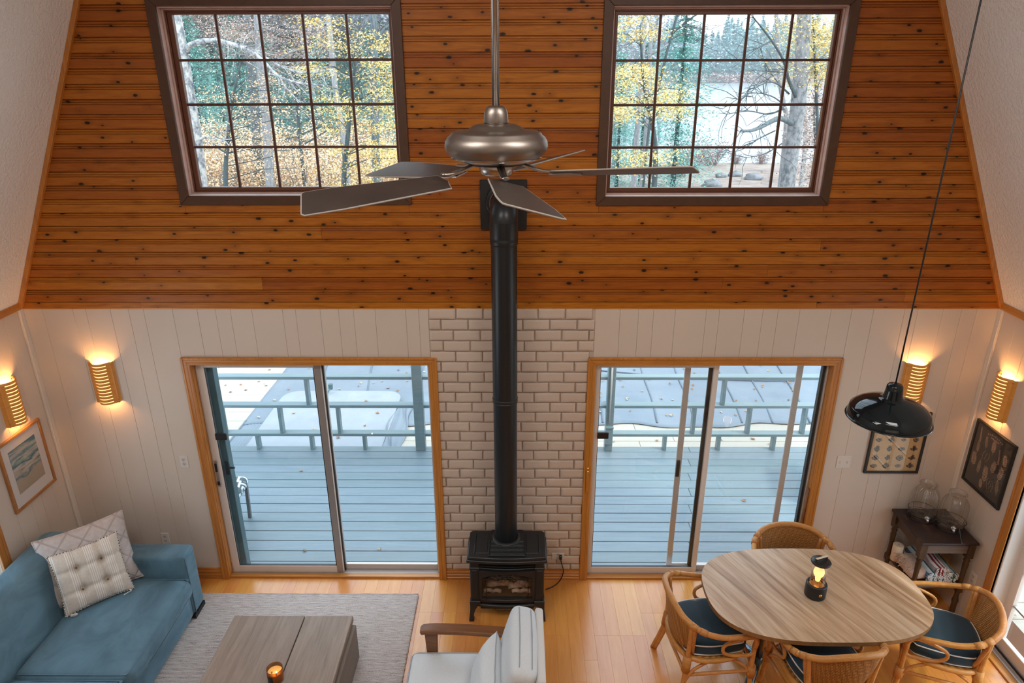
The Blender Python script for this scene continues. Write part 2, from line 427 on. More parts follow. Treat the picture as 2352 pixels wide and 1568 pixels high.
M_['brass'] = plain('brass', (.72, .42, .12), .25, 1)
M_['bulb'] = plain('lit_bulb', (1, .8, .5), .3, emis=(1, .58, .21), es=1.75)
M_['lantern_glass'] = glassy('lantern_glass', (1, .955, .91), .8)
t = NT('ribbed_glass'); t.t.nodes.remove(t.b)
ge_ = t.t.nodes.new('ShaderNodeNewGeometry'); cc_ = t.math('ABSOLUTE', t.n('VectorMath', {0: ge_.outputs['Normal'], 1: ge_.outputs['Incoming']}, out=1, operation='DOT_PRODUCT'))
ed_ = t.math('POWER', t.math('SUBTRACT', 1.0, cc_, clamp=True), 1.6)
m1_ = t.n('MixShader', {0: t.math('MULTIPLY_ADD', ed_, .45, .07, clamp=True), 1: t.n('BsdfTransparent', {'Color': (.95, .95, .94, 1)}), 2: t.n('BsdfGlossy', {'Roughness': .06})})
m2_ = t.n('MixShader', {0: t.math('MULTIPLY_ADD', ed_, .22, .015, clamp=True), 1: m1_, 2: t.n('BsdfTranslucent', {'Color': (.85, .83, .80, 1)})}); t.t.links.new(m2_, t.out.inputs[0]); M_['jar_glass'] = t.m
M_['amber_glass'] = glassy('amber_smoked_glass', (.74, .52, .34), .8)
M_['wax'] = plain('melted_wax', (.80, .50, .20), .3, emis=(1, .45, .08), es=.12)
M_['wick'] = plain('charred_wick', (.03, .015, .008), .9)
M_['flame'] = plain('flame', (1, .8, .4), .5, emis=(1, .75, .3), es=8)
t = NT('worn_dark_table', .33); o_ = t.obj(); a_ = t.noise(t.map(o_, (7, 3, 3)), 2.2, 5, .7, 1.0)
c_ = t.ramp(a_, [(.60, (.022, .012, .013)), (.66, (.09, .038, .022)), (.74, (.17, .075, .035))]); t.col(c_); M_['old_wood'] = t.m
M_['old_leg'] = wood('dark_turned_leg', (.028, .014, .007), (.085, .042, .018), (8, 8, 1), 2, .35, .05, 0, .1)
M_['old_apron'] = wood('greyish_worn_apron', (.10, .07, .055), (.21, .16, .13), (1, 10, 10), 2, .4, .0, 0, .1, off=False)
M_['cream'] = plain('cream_wax', (.80, .66, .50), .6)
M_['throw'] = plain('beige_cotton_fringe', (.62, .44, .33), .9, nscale=60, namp=.15)
M_['frame_black'] = plain('black_picture_frame', (.012, .012, .013), .35)
M_['frame_oak'] = wood('oak_picture_frame', (.30, .125, .035), (.46, .215, .07), (3, 3, 3), 3, .4, .0, 0, .05, off=False)
M_['mat_board'] = plain('white_mat_board', (.72, .69, .68), .8)
M_['foot'] = plain('black_plinth', (.01, .01, .01), .5)
M_['pillow_grey'] = plain('taupe_quilted_linen', (.50, .445, .43), .9, nscale=25, namp=.08, bump=.25, bscale=60)
M_['tie'] = plain('cream_cotton_tie', (.78, .74, .70), .9)
M_['button'] = plain('brown_tuft_button', (.20, .12, .07), .7)
# ================================================================ THE ROOM
XL, XR, YB = -3.818, 3.66, 4.95
ZK = 2.56                      # knee wall top / bottom of the pine gable
SL, SR = .441, .437            # ceiling slopes dx/dz
ZH = 5.05                      # gambrel break
W1 = (-2.367, -.829, 3.414, 4.635); W2 = (.622, 2.150, 3.405, 4.628)   # clear openings inside the casings
D1 = (-2.588, -.703, 2.09); D2 = (.612, 2.470, 2.09)

fl = MB().box(-4.1, 4.1, -4.2, 5.0, -.25, -.013).build('floor', M_['floor_sub'], kind='structure')
pm = {}
def plank(L):
    if L not in pm:
        o = MB().box(-.0516, .0516, -L/2+.0002, L/2-.0002, -.0125, 0).build('floor_plank', M_['floor'], bev=.0005)
        pm[L] = o.data; bpy.data.objects.remove(o)
    return pm[L]
nrow = int((XR-XL+.1)/.1036)+1
for i in range(nrow):
    x = XL-.02+.0518+i*.1036; y = 4.985; first = True
    while y > 2.3:
        L = rng.choice((.45, .7, .95)) if first else rng.choice((.7, .95, 1.3))
        first = False
        o = bpy.data.objects.new('floor_plank', plank(L)); COL.objects.link(o); o.parent = fl; o.location = (x, y-L/2, 0); y -= L
MB().box(-4.1, 4.1, -4.1, 1.3, -.013, -.0005).build('far_floor', M_['floor'], fl)

# -------- back wall slab with its four openings
wbk = MB()
def holes(mb, x0, x1, z0, z1, y0, y1, hs):
    xs = sorted({x0, x1, *[h[0] for h in hs], *[h[1] for h in hs]}); zs = sorted({z0, z1, *[h[2] for h in hs], *[h[3] for h in hs]})
    for a, b in zip(xs[:-1], xs[1:]):
        for c, d in zip(zs[:-1], zs[1:]):
            if not any(h[0] <= a+1e-6 and b <= h[1]+1e-6 and h[2] <= c+1e-6 and d <= h[3]+1e-6 for h in hs): mb.box(a, b, y0, y1, c, d)
HS = [(D1[0], D1[1], -.3, D1[2]), (D2[0], D2[1], -.3, D2[2]), W1, W2]
holes(wbk, -4.1, 4.0, -.3, 6.6, 4.964, 5.14, HS)
wall_back = wbk.build('wall_back', M_['mortar'], kind='structure')

# painted vertical boards (grooves at uneven spacing, as in panelling)
def widths(total, r, pat=(.115, .165, .235, .10, .19, .14)):
    out = []; k = r.randrange(6); x = 0
    while x < total-.06:
        wd = pat[k % 6]; k += 1
        if total-(x+wd) < .06: wd = total-x
        out.append((x, min(total, x+wd))); x += wd
    return out
r_ = random.Random(3)
for (x0, x1, z0, z1) in ((XL, -2.65, .0, ZK), (-2.65, -.688, 2.14, ZK), (.588, 2.535, 2.14, ZK), (2.535, XR, .0, ZK)):
    for a, b in widths(x1-x0, r_):
        MB().box(x0+a+.0006, x0+b-.0006, YB, YB+.0125, z0, z1).build('wall_board', M_['white'], wall_back, bev=.0014)
# painted bricks behind the stove
def brick_mesh(seed):
    # flat-faced brick with crisp, slightly chipped edges under thick paint
    L, H = .2, .0795; US = [0, .004, .02, .14, .3, .45, .6, .75, .88, .98, .996, 1]; VS = [0, .01, .05, .3, .55, .8, .95, .99, 1]
    def fn(u, v):
        u = US[int(round(u*11))]; v = VS[int(round(v*8))]; x = (u-.5)*L; z = (v-.5)*H
        rim = u in (0, 1) or v in (0, 1); lip = u in (.004, .996) or v in (.01, .99)
        p = Vector((x*16+seed*5, z*26, seed*3.3)); nn = noise.noise(p)*.0026+noise.noise(p*2.6)*.0022
        chip = .0045*max(0, noise.noise(Vector((x*40, z*60, seed+7)))) if lip else 0
        d = -.001 if rim else .0155+nn-chip if lip else .0185+nn
        w = .0022*noise.noise(Vector((z*45, seed, 1))) if u in (0, 1, .004, .996) else 0; h = .0022*noise.noise(Vector((x*38, seed, 9))) if v in (0, 1, .01, .99) else 0
        return (x+w, -d, z+h)
    o = MB().grid(fn, 11, 8, smooth=True).build('brick', M_['brick'], recalc=False); me = o.data
    bm = bmesh.new(); bm.from_mesh(me)
    if sum(f.normal.y for f in bm.faces) > 0: bmesh.ops.reverse_faces(bm, faces=bm.faces)
    bm.to_mesh(me); bm.free()
    bpy.data.objects.remove(o); return me
BR = [brick_mesh(i) for i in range(6)]
MB().box(-.69, .59, 4.953, 4.964, .1, ZK).build('mortar_bed', M_['mortar'], wall_back)
for i in range(28):
    z = ZK-.004-.0382-i*.0885
    zs_ = 1
    if z < .10: break
    if z < .16: z, zs_ = .141, .62
    xa, xb = (-.685, .586) if z > 2.16 else (-.641, .548)
    x = -.685-.21*(.0 if i % 2 == 0 else .5)-.012*(i % 3)
    while x < xb:
        a, b = max(x+.0045, xa), min(x+.2045, xb); x += .209
        if b-a < .03: continue
        o = bpy.data.objects.new('brick', BR[rng.randrange(6)]); COL.objects.link(o); o.parent = wall_back
        o.location = ((a+b)/2, 4.954+rng.uniform(-.002, .001), z+rng.uniform(-.0015, .0015)); o.scale = ((b-a)/.2, 1, zs_); o.rotation_euler = (0, rng.uniform(-.008, .008), 0)
# knotty pine boards of the gable: beaded tongue-and-groove laid across
PROF = [(0, .013), (.0012, .013), (.004, .0015), (.061, 0), (.0625, .008), (.066, .009), (.0685, .0015), (.0755, .0015), (.077, .008), (.081, .009), (.083, .001), (.091, .001), (.0945, .005), (.0957, .013), (.0968, .013)]
def pine_board(x0, x1, z, h):
    pr = [(min(p[0], h), p[1]) for p in PROF if p[0] <= h+1e-6]
    if h < .09: pr = [q for q in pr if q[0] < h-.002]+[(h, .001)]
    n = len(pr); vs = []
    for x in (x0, x1):
        vs += [(x, YB-.006+d, z+k) for k, d in pr] + [(x, YB+.016, z+pr[-1][0]), (x, YB+.016, z)]
    m = n+2
    fs = [tuple(range(m)), tuple(range(2*m-1, m-1, -1))] + [(i, (i+1) % m, m+(i+1) % m, m+i) for i in range(m)]
    MB().add(vs, fs).build('pine_board', M_['pine'], wall_back)
P0 = 2.9; pk = .0972; zz = P0-4*pk
r_ = random.Random(8)
WO = [(-2.43, -.768, 3.35, 4.70), (.559, 2.21, 3.34, 4.70)]
while zz < 5.5:
    z0 = max(zz, ZK); h = zz+pk-z0
    xl = XL+max(0, (z0-ZK))*SL-.02; xr = XR-max(0, (z0-ZK))*SR+.02
    if z0 > ZH: xl, xr = -2.72+(z0-ZH)*1.9, 2.57-(z0-ZH)*1.9
    if h > .02 and xr > xl:
        segs = [(xl, xr)]
        for o in WO:
            if z0+h > o[2]+.02 and z0 < o[3]-.02:
                segs = [q for s in segs for q in ((s[0], min(s[1], o[0]+.02)), (max(s[0], o[1]-.02), s[1])) if q[1]-q[0] > .02]
        for o in WO:
            if z0 < o[2] and z0+h > o[2]+.02: pine_board(o[0]+.021, o[1]-.021, z0, o[2]+.03-z0)
        for s in segs:
            cuts = [s[0]]; L = s[1]-s[0]
            if L > 3 and r_.random() < .8: cuts += sorted(s[0]+L*q for q in ([r_.uniform(.1, .9)] if r_.random() < .5 else [r_.uniform(.08, .45), r_.uniform(.55, .92)]))
            cuts.append(s[1])
            for a, b in zip(cuts[:-1], cuts[1:]): pine_board(a+.0008, b-.0008, z0, h-.0002)
    zz += pk
MB().box(XL-.01, XR+.01, YB-.004, YB+.0, ZK-.006, ZK+.004).build('shadow_lath', M_['pine_trim_x'], wall_back)

# -------- side walls, knee walls with vertical boards
def side_wall(name, X, sg, opening):
    m = MB(); y0, y1, z0, z1 = opening
    def piece(a, b, c, d):
        xa, xb = sorted((X+sg*.013, X+sg*.19)); m.box(xa, xb, a, b, c, d)
    piece(-4.1, y0, -.25, ZK+.1); piece(y1, 5.14, -.25, ZK+.1); piece(y0, y1, z1, ZK+.1)
    if z0 > 0: piece(y0, y1, -.25, z0)
    wl = m.build(name, M_['white'], kind='structure'); q = random.Random(5 if sg < 0 else 6)
    for (a, b, c, d) in ((y1, YB, 0, ZK), (y0, y1, z1, ZK)) + (((y0, y1, 0, z0),) if z0 > 0 else ()):
        for u, v in widths(b-a, q):
            xa, xb = sorted((X, X+sg*.0135)); MB().box(xa, xb, b-v+.0006, b-u-.0006, c, d).build('wall_board', M_['white'], wl, bev=.0014)
    return wl
wall_left = side_wall('wall_left', XL, -1, (2.2, 4.07, .62, 2.02))
wall_right = side_wall('wall_right', XR, 1, (2.30, 4.245, 0, 2.09))
MB().box(XL-.2, XR+.2, -4.3, -4.1, -.25, 6.8).build('wall_rear', M_['white'], kind='structure')
# corner strips, knee-wall cap trims, gable edge trims
MB().box(XL, XL+.022, YB-.045, YB, 0, ZK).build('trim_1', M_['white_trim'], bev=.004, kind='structure')
MB().box(XR-.022, XR, YB-.045, YB, 0, ZK).build('trim_2', M_['white_trim'], bev=.004, kind='structure')
MB().box(XL-.004, XL+.02, -4, YB, ZK-.005, ZK+.05).build('trim_3', M_['pine_trim_y'], bev=.004, kind='structure')
MB().box(XR-.02, XR+.004, -4, YB, ZK-.005, ZK+.05).build('trim_4', M_['pine_trim_y'], bev=.004, kind='structure')
def slope_trim(name, a, b):
    d = Vector((b[0]-a[0], 0, b[1]-a[1])).normalized(); nn = Vector((d.z, 0, -d.x))
    if nn.x*(a[0]) > 0: nn = -nn
    vs = []
    for y in (YB-.03, YB):
        for p, k in ((a, 0), (b, 0), (b, 1), (a, 1)): vs.append(Vector((p[0], y, p[1]))+nn*.032*k)
    MB().add(vs, [(0, 1, 2, 3), (7, 6, 5, 4), (0, 4, 5, 1), (1, 5, 6, 2), (2, 6, 7, 3), (3, 7, 4, 0)]).build(name, M_['pine_trim'], bev=.003, kind='structure')
slope_trim('trim_5', (XL, ZK+.02), (XL+(ZH-ZK)*SL, ZH)); slope_trim('trim_6', (XR, ZK+.02), (XR-(ZH-ZK)*SR, ZH))
# ceilings: steep gambrel slopes and the shallow upper slopes
def slab(name, a, b, th=.15):
    d = Vector((b[0]-a[0], 0, b[1]-a[1])).normalized(); nn = Vector((d.z, 0, -d.x))
    if nn.x*(a[0]+b[0]) < 0 or (abs(nn.x) < .6 and nn.z < 0): nn = -nn
    vs = []
    for y in (-4.2, 5.14):
        for p, k in ((a, 0), (b, 0), (b, 1), (a, 1)): vs.append(Vector((p[0], y, p[1]))+nn*th*k)
    MB().add(vs, [(0, 1, 2, 3), (7, 6, 5, 4), (0, 4, 5, 1), (1, 5, 6, 2), (2, 6, 7, 3), (3, 7, 4, 0)]).build(name, M_['stucco'], kind='structure')
xl5, xr5 = XL+(ZH-ZK)*SL, XR-(ZH-ZK)*SR
slab('ceiling_left', (XL, ZK+.02), (xl5, ZH)); slab('ceiling_right', (XR, ZK+.02), (xr5, ZH))
slab('ceiling_top_left', (xl5, ZH), (-.08, 6.25)); slab('ceiling_top_right', (xr5, ZH), (-.08, 6.25))
lf = MB().box(XL, XR, -4.1, -.35, 2.45, 2.65).build('floor_loft', M_['white'], kind='structure')
# unseen slab added high over the deck to keep the sun off it
MB().box(-4.6, 4.4, 5.14, 5.75, 5.9, 6.0).build('roof_eave', M_['teal_trim'], kind='structure')

# -------- baseboards (fluted)
def base_run(name, x0, x1):
    poly = [(0, 0), (.016, 0), (.016, .022), (.011, .027), (.016, .032), (.016, .052), (.011, .057), (.016, .062), (.016, .082), (.010, .090), (.010, .112), (0, .115)]
    vs = [(x, YB-p[0], p[1]) for x in (x0, x1) for p in poly]; n = len(poly)
    MB().add(vs, [tuple(range(n)), tuple(range(2*n-1, n-1, -1))]+[(i, (i+1) % n, n+(i+1) % n, n+i) for i in range(n)]).build(name, M_['pine_trim_x'], kind='structure')
base_run('baseboard_left', XL+.02, -2.65); base_run('baseboard_middle', -.641, .548); base_run('baseboard_right', 2.536, XR-.02)

# -------- casings: mitred boards with a raised outer bead
def casing(parent, x0, x1, z0, z1, wd, mats, y=YB, th=.02, bottom=False, name='casing', bead=True):
    def board(poly, k, mat):
        m = MB(); Mx = Matrix(((1, 0, 0, 0), (0, 0, -1, y), (0, 1, 0, 0), (0, 0, 0, 1)))
        m.prism(poly, .001, th, Mx); o = m.build(name, mat, parent, bev=.003); return o
    zb = z0
    A, B = (x0, x1), (x0+wd, x1-wd)
    board([(A[0], zb), (B[0], zb+(wd if bottom else 0)), (B[0], z1-wd), (A[0], z1)], 0, mats[0])
    board([(A[1], zb), (A[1], z1), (B[1], z1-wd), (B[1], zb+(wd if bottom else 0))], 1, mats[0])
    board([(A[0], z1), (B[0], z1-wd), (B[1], z1-wd), (A[1], z1)], 2, mats[1])
    if bottom: board([(A[0], zb), (A[1], zb), (B[1], zb+wd), (B[0], zb+wd)], 3, mats[1])
    if bead:
        q = MB(); e = .018
        q.box(x0-.002, x0+e, y-th-.006, y-.001, zb, z1); q.box(x1-e, x1+.002, y-th-.006, y-.001, zb, z1); q.box(x0+e, x1-e, y-th-.006, y-.001, z1-e, z1+.002)
        q.box(x0+wd*.55, x0+wd*.72, y-th-.003, y-.001, zb, z1-wd*.55); q.box(x1-wd*.72, x1-wd*.55, y-th-.003, y-.001, zb, z1-wd*.55); q.box(x0+wd*.55, x1-wd*.55, y-th-.003, y-.001, z1-wd*.72, z1-wd*.55)
        q.build('casing_bead', mats[0], parent, bev=.004)

# -------- gable windows with twenty lights each
def window(name, op, gx0, gx1, gz0, gz1):
    w = struct(name); x0, x1, z0, z1 = op
    casing(w, x0-.065, x1+.065, z0-.066, z1+.07, .065, (M_['dark_frame'], M_['dark_frame']), bottom=True, bead=False, th=.022)
    for nm, b, m in (('jamb', (x0-.012, x0+.003, z0, z1), M_['jamb']), ('jamb', (x1-.003, x1+.012, z0, z1), M_['jamb']), ('jamb', (x0, x1, z1-.003, z1+.012), M_['jamb']), ('sill', (x0, x1, z0-.012, z0+.003), M_['jamb_sill'])):
        MB().box(b[0], b[1], YB-.001, YB+.125, b[2], b[3]).build(nm, m, w, bev=.001)
    # stepped stops around the sash
    def ring(e, ya, yb, mat, nm, wd=.014):
        a, b, c, d = x0+e[0], x1-e[0], z0+e[1], z1-e[1]
        MB().box(a, a+wd, ya, yb, c, d).box(b-wd, b, ya, yb, c, d).box(a+wd, b-wd, ya, yb, d-wd, d).box(a+wd, b-wd, ya, yb, c, c+wd).build(nm, mat, w, bev=.0015)
    ring((.003, .003), YB+.045, YB+.12, M_['jamb'], 'outer_stop', .010); ring((.013, .013), YB+.062, YB+.12, M_['sash'], 'inner_stop', .009)
    fx = .006
    MB().box(x0+.022, gx0+fx, YB+.075, YB+.115, z0+.02, z1-.012).box(gx1-fx, x1-.022, YB+.075, YB+.115, z0+.02, z1-.012).box(gx0, gx1, YB+.075, YB+.115, gz1-fx, z1-.012).box(gx0, gx1, YB+.075, YB+.115, z0+.02, gz0+fx).build('sash_frame', M_['sash'], w, bev=.003)
    dx, dz = (gx1-gx0)/5, (gz1-gz0)/4
    for i in range(1, 5): MB().box(gx0+i*dx-.0085, gx0+i*dx+.0085, YB+.084, YB+.106, gz0, gz1).build('muntin', M_['muntin'], w, bev=.004)
    for i in range(1, 4): MB().box(gx0, gx1, YB+.085, YB+.105, gz0+i*dz-.0085, gz0+i*dz+.0085).build('muntin', M_['muntin'], w, bev=.004)
    me = None
    for i in range(5):
        for j in range(4):
            if me is None:
                p = MB().box(-dx/2+.0005, dx/2-.0005, -.002, .002, -dz/2+.0005, dz/2-.0005).build('pane', M_['glass'], w); me = p.data
            else:
                p = bpy.data.objects.new('pane', me); COL.objects.link(p); p.parent = w
            p.location = (gx0+(i+.5)*dx, YB+.1095, gz0+(j+.5)*dz)
    return w
window('window_1', W1, -2.318, -.858, 3.455, 4.602)
window('window_2', W2, .657, 2.117, 3.446, 4.590)

# -------- sliding doors in the back wall
def frame4(parent, name, x0, x1, z0, z1, y0, y1, l, r, t_, b, mat):
    MB().box(x0, x0+l, y0, y1, z0, z1).box(x1-r, x1, y0, y1, z0, z1).box(x0+l, x1-r, y0, y1, z1-t_, z1).box(x0+l, x1-r, y0, y1, z0, z0+b).build(name, mat, parent, bev=.003)
def sliding_door(name, D, handle_left):
    d = struct(name); x0, x1, zt = D
    casing(d, x0-.064, x1+.064, 0, zt+.065, .064, (M_['pine_trim'], M_['pine_trim_x']))
    MB().box(x0-.012, x0+.004, YB-.001, YB+.05, 0, zt).box(x1-.004, x1+.012, YB-.001, YB+.05, 0, zt).box(x0, x1, YB-.001, YB+.05, zt-.004, zt+.012).build('jamb_liner', M_['pine_trim'], d, bev=.002)
    MB().box(x0, x1, YB-.005, YB+.045, -.012, .022).build('threshold', M_['pine_trim_x'], d, bev=.004)
    frame4(d, 'outer_frame', x0+.004, x1-.004, .0, zt-.004, YB+.046, YB+.15, .016, .016, .014, .016, M_['alu'])
    return d
dr1 = sliding_door('door_1', D1, True)
# moving panel, in front of the fixed one
frame4(dr1, 'moving_panel', -2.578, -1.578, .02, 2.072, YB+.052, YB+.085, .060, .058, .032, .070, M_['alu_light'])
MB().box(-2.519, -1.637, YB+.064, YB+.069, .089, 2.041).build('moving_pane', M_['glass'], dr1)
MB().box(-2.521, -2.513, YB+.058, YB+.078, .09, 2.04).box(-1.644, -1.636, YB+.058, YB+.078, .09, 2.04).box(-2.52, -1.64, YB+.058, YB+.078, .086, .094).build('gasket', M_['alu_dark'], dr1)
MB().box(-1.585, -1.566, YB+.08, YB+.1, .02, 2.07).build('interlock', M_['alu_dark'], dr1)
frame4(dr1, 'fixed_panel', -1.60, -.709, .02, 2.075, YB+.098, YB+.128, .036, .022, .022, .055, M_['alu'])
MB().box(-1.566, -.730, YB+.11, YB+.115, .074, 2.054).build('fixed_pane', M_['glass'], dr1)
MB().box(-1.634, -1.581, YB+.046, YB+.0525, .022, 2.07).build('meeting_stile', M_['alu_mid'], dr1, bev=.003)
MB().box(-2.52, -2.425, YB+.038, YB+.062, 1.388, 1.447).build('latch_box', M_['black'], dr1, bev=.004)
MB().box(-2.575, -2.545, YB+.044, YB+.053, .93, 1.19).build('lock_plate', M_['steel'], dr1, bev=.003)
MB().box(-2.57, -2.552, YB+.036, YB+.046, 1.08, 1.16).box(-2.572, -2.55, YB+.034, YB+.046, .95, .985).build('lock_lever', M_['black'], dr1, bev=.003)
MB().box(-2.506, -2.470, YB+.085, YB+.100, 1.02, 1.16).box(-2.49, -2.43, YB+.095, YB+.115, 1.075, 1.09).build('outside_pull', M_['black'], dr1, bev=.004)
MB().box(-2.565, -2.487, YB+.135, YB+.215, -.1, 2.08).build('exterior_post', M_['teal_trim'], dr1, bev=.004)
dr2 = sliding_door('door_2', D2, True)
frame4(dr2, 'moving_panel', .618, 1.600, .02, 2.072, YB+.052, YB+.085, .040, .042, .030, .068, M_['alu_light'])
MB().box(.656, 1.560, YB+.064, YB+.069, .087, 2.043).build('moving_pane', M_['glass'], dr2)
MB().box(.655, .663, YB+.058, YB+.078, .088, 2.04).box(1.528, 1.560, YB+.078, YB+.098, .03, 2.06).box(.66, 1.56, YB+.058, YB+.078, .084, .091).build('gasket', M_['alu_dark'], dr2)
frame4(dr2, 'fixed_panel', 1.565, 2.462, .02, 2.075, YB+.098, YB+.128, .036, .022, .022, .055, M_['alu'])
MB().box(1.600, 2.441, YB+.11, YB+.115, .074, 2.054).build('fixed_pane', M_['glass'], dr2)
MB().box(2.425, 2.441, YB+.06, YB+.1, .02, 2.06).build('track_seal', M_['alu_dark'], dr2)
frame4(dr2, 'screen_frame', 1.350, 2.305, .005, 2.075, YB+.136, YB+.152, .050, .050, .03, .06, M_['alu'])
t = NT('insect_screen'); t.t.nodes.remove(t.b)
mx = t.n('MixShader', {0: .07, 1: t.n('BsdfTransparent'), 2: t.n('BsdfDiffuse', {'Color': (.35, .36, .38, 1)})}); t.t.links.new(mx, t.out.inputs[0]); M_['screen'] = t.m
MB().box(1.395, 2.26, YB+.1435, YB+.1445, .06, 2.05).build('screen_mesh', M_['screen'], dr2)
MB().box(1.352, 1.384, YB+.118, YB+.136, .99, 1.15).build('screen_latch', M_['black'], dr2, bev=.004)
MB().box(.655, .748, YB+.038, YB+.062, 1.405, 1.465).build('latch_box', M_['black'], dr2, bev=.004)
MB().box(.570, .592, YB-.03, YB-.022, .93, 1.17).box(.573, .589, YB-.036, YB-.028, 1.05, 1.14).build('lock_plate', M_['brass'], dr2, bev=.003)
dw = MB().tube([(2.432, 4.965, .045), (2.462, 4.966, .95)], .014, 10).build('wooden_dowel', M_['walnut'])
tag(dw, 'brown wooden security rod leaning in the right track of the right sliding door', 'rod')

# -------- glazed door in the right wall, window in the left wall
dr3 = struct('door_3')
def yz(parent, name, X0, X1, y0, y1, z0, z1, mat, bev=.003): return MB().box(X0, X1, y0, y1, z0, z1).build(name, mat, parent, bev=bev)
yz(dr3, 'casing', XR-.02, XR, 4.245, 4.318, 0, 2.16, M_['pine_trim']); yz(dr3, 'casing', XR-.026, XR, 4.298, 4.322, 0, 2.165, M_['pine_trim']); yz(dr3, 'casing', XR-.024, XR, 4.245, 4.263, 0, 2.1, M_['pine_trim'])
yz(dr3, 'casing', XR-.02, XR, 2.3, 4.245, 2.09, 2.16, M_['pine_trim_y'])
yz(dr3, 'jamb', XR-.002, XR+.17, 4.232, 4.247, 0, 2.09, M_['bright_white']); yz(dr3, 'jamb', XR-.002, XR+.17, 2.3, 4.24, 2.075, 2.09, M_['bright_white'])
yz(dr3, 'threshold', XR-.02, XR+.045, 2.3, 4.235, -.012, .014, M_['pine_trim_y'])
yz(dr3, 'track', XR+.045, XR+.17, 2.3, 4.232, -.012, .02, M_['alu']); yz(dr3, 'track_rail', XR+.06, XR+.066, 2.3, 4.232, .02, .036, M_['steel'], 0); yz(dr3, 'track_rail', XR+.085, XR+.09, 2.3, 4.232, .02, .036, M_['alu_dark'], 0)
q = MB(); xa, xb = XR+.10, XR+.14
q.box(xa, xb, 4.15, 4.225, .02, 2.07).box(xa, xb, 2.4, 4.15, .02, .13).box(xa, xb, 2.4, 4.15, 1.99, 2.07).box(xa, xb, 2.32, 2.4, .02, 2.07).build('panel_frame', M_['alu_light'], dr3, bev=.004)
yz(dr3, 'pane', XR+.118, XR+.122, 2.4, 4.15, .13, 1.99, M_['glass'], 0)
for z in (.44, .75, 1.06, 1.37, 1.68): yz(dr3, 'muntin', XR+.108, XR+.132, 2.4, 4.15, z-.008, z+.008, M_['steel'])
for y in (3.80, 3.45, 3.1, 2.75): yz(dr3, 'muntin', XR+.107, XR+.133, y-.008, y+.008, .13, 1.99, M_['steel'])
wn3 = struct('window_3')
yz(wn3, 'casing', XL, XL+.02, 4.07, 4.145, .55, 2.09, M_['pine_trim']); yz(wn3, 'casing', XL, XL+.026, 4.125, 4.149, .55, 2.095, M_['pine_trim']); yz(wn3, 'casing', XL, XL+.02, 2.13, 4.07, 2.02, 2.09, M_['pine_trim_y']); yz(wn3, 'casing', XL, XL+.02, 2.13, 2.2, .55, 2.02, M_['pine_trim'])
yz(wn3, 'casing', XL, XL+.03, 2.13, 4.145, .55, .62, M_['pine_trim_y'])
q = MB(); q.box(XL-.12, XL-.08, 4.0, 4.07, .62, 2.02).box(XL-.12, XL-.08, 2.2, 2.27, .62, 2.02).box(XL-.12, XL-.08, 2.27, 4.0, .62, .69).box(XL-.12, XL-.08, 2.27, 4.0, 1.95, 2.02).build('sash_frame', M_['alu_light'], wn3, bev=.004)
yz(wn3, 'pane', XL-.102, XL-.098, 2.27, 4.0, .69, 1.95, M_['glass'], 0)
# ================================================================ FURNISHINGS
def wb(mb, name, mat, parent, **k):      # part modelled in room coordinates
    o = mb.build(name, mat, parent, **k); o.location = -parent.location; return o

# -------- wall sconces: bent slotted plywood in front of a lit liner
def make_sconce():
    t_ = thing('wall_sconce', 'x', 'sconce', group='slotted wooden wall sconces')
    H, Wd = .35, .092
    def pt(u, z, off=0):
        a = min(1, abs(u)/.80)
        y = -(.030+.055*math.cos(PI/2*a)**.8) if a < 1 else -.030
        return (Wd*u, y-off, z)
    nu = 22; rows = []; z = -H/2; rows.append(z); z += .016; rows.append(z)
    for i in range(12):
        z += .0072; rows.append(z); z += .0208; rows.append(z)
    sc_ = H/(rows[-1]-rows[0]); rows = [-H/2+(q-rows[0])*sc_ for q in rows]; nv = len(rows)-1
    def skip(i, j):
        u = -1+2*(i+.5)/nu
        return j >= 1 and j % 2 == 1 and j < nv and abs(u) < .60
    o = MB().grid(lambda u, v: pt(-1+2*u, rows[int(round(v*nv))]), nu, nv, skip=skip).build('slotted_shade', M_['gold_wood'], t_, recalc=False)
    sd = o.modifiers.new('thickness', 'SOLIDIFY'); sd.thickness = .0045; sd.offset = -1
    MB().grid(lambda u, v: (lambda p: (p[0]*.93, p[1]+.010, p[2]))(pt((-1+2*u)*.78, -H/2+.012+(H-.024)*v)), 14, 4).build('lit_liner', M_['liner'], t_)
    for x in (-.083, .083):
        for z in (-.15, .15):
            MB().lathe([(0, -.0055), (.0042, -.0055), (.0045, -.002), (.0045, .0)], 10, Matrix.Translation((x, -.031, z)) @ Matrix.Rotation(rad(-90), 4, 'X') @ Matrix.Scale(-1, 4, (0, 0, 1))).tube([(x, -.03, z), (x, 0, z)], .003, 8).build('stand_off_bolt', M_['nickel'], t_)
    for sx in (-1, 1): MB().box(sx*.09-.0015, sx*.09+.0015, -.030, 0, -.172, .172).build('side_return', M_['gold_wood'], t_)
    MB().box(-.05, .05, -.012, 0, -.09, .09).build('back_plate', M_['outlet'], t_, bev=.003)
    MB().tube([(0, -.02, .02), (0, -.028, .05)], .012, 10).build('socket', M_['outlet'], t_)
    MB().ball((0, -.042, .085), .021, 12, 1.25).build('bulb', M_['bulb'], t_)
    lamp('bulb_light', 'POINT', 7.5, (1, .46, .15), (0, -.066, .118), size=.024, parent=t_)
    lamp('lower_bulb_light', 'POINT', 2.6, (1, .45, .145), (0, -.06, -.14), size=.016, parent=t_)
    return t_
M_['liner'] = plain('lit_paper_liner', (1, .8, .5), .8, emis=(1, .60, .20), es=2.6)
s0 = make_sconce(); s0.location = (-3.291, YB, 1.948); s0['label'] = 'slotted wooden wall sconce glowing beside the left sliding door, above the left outlet'
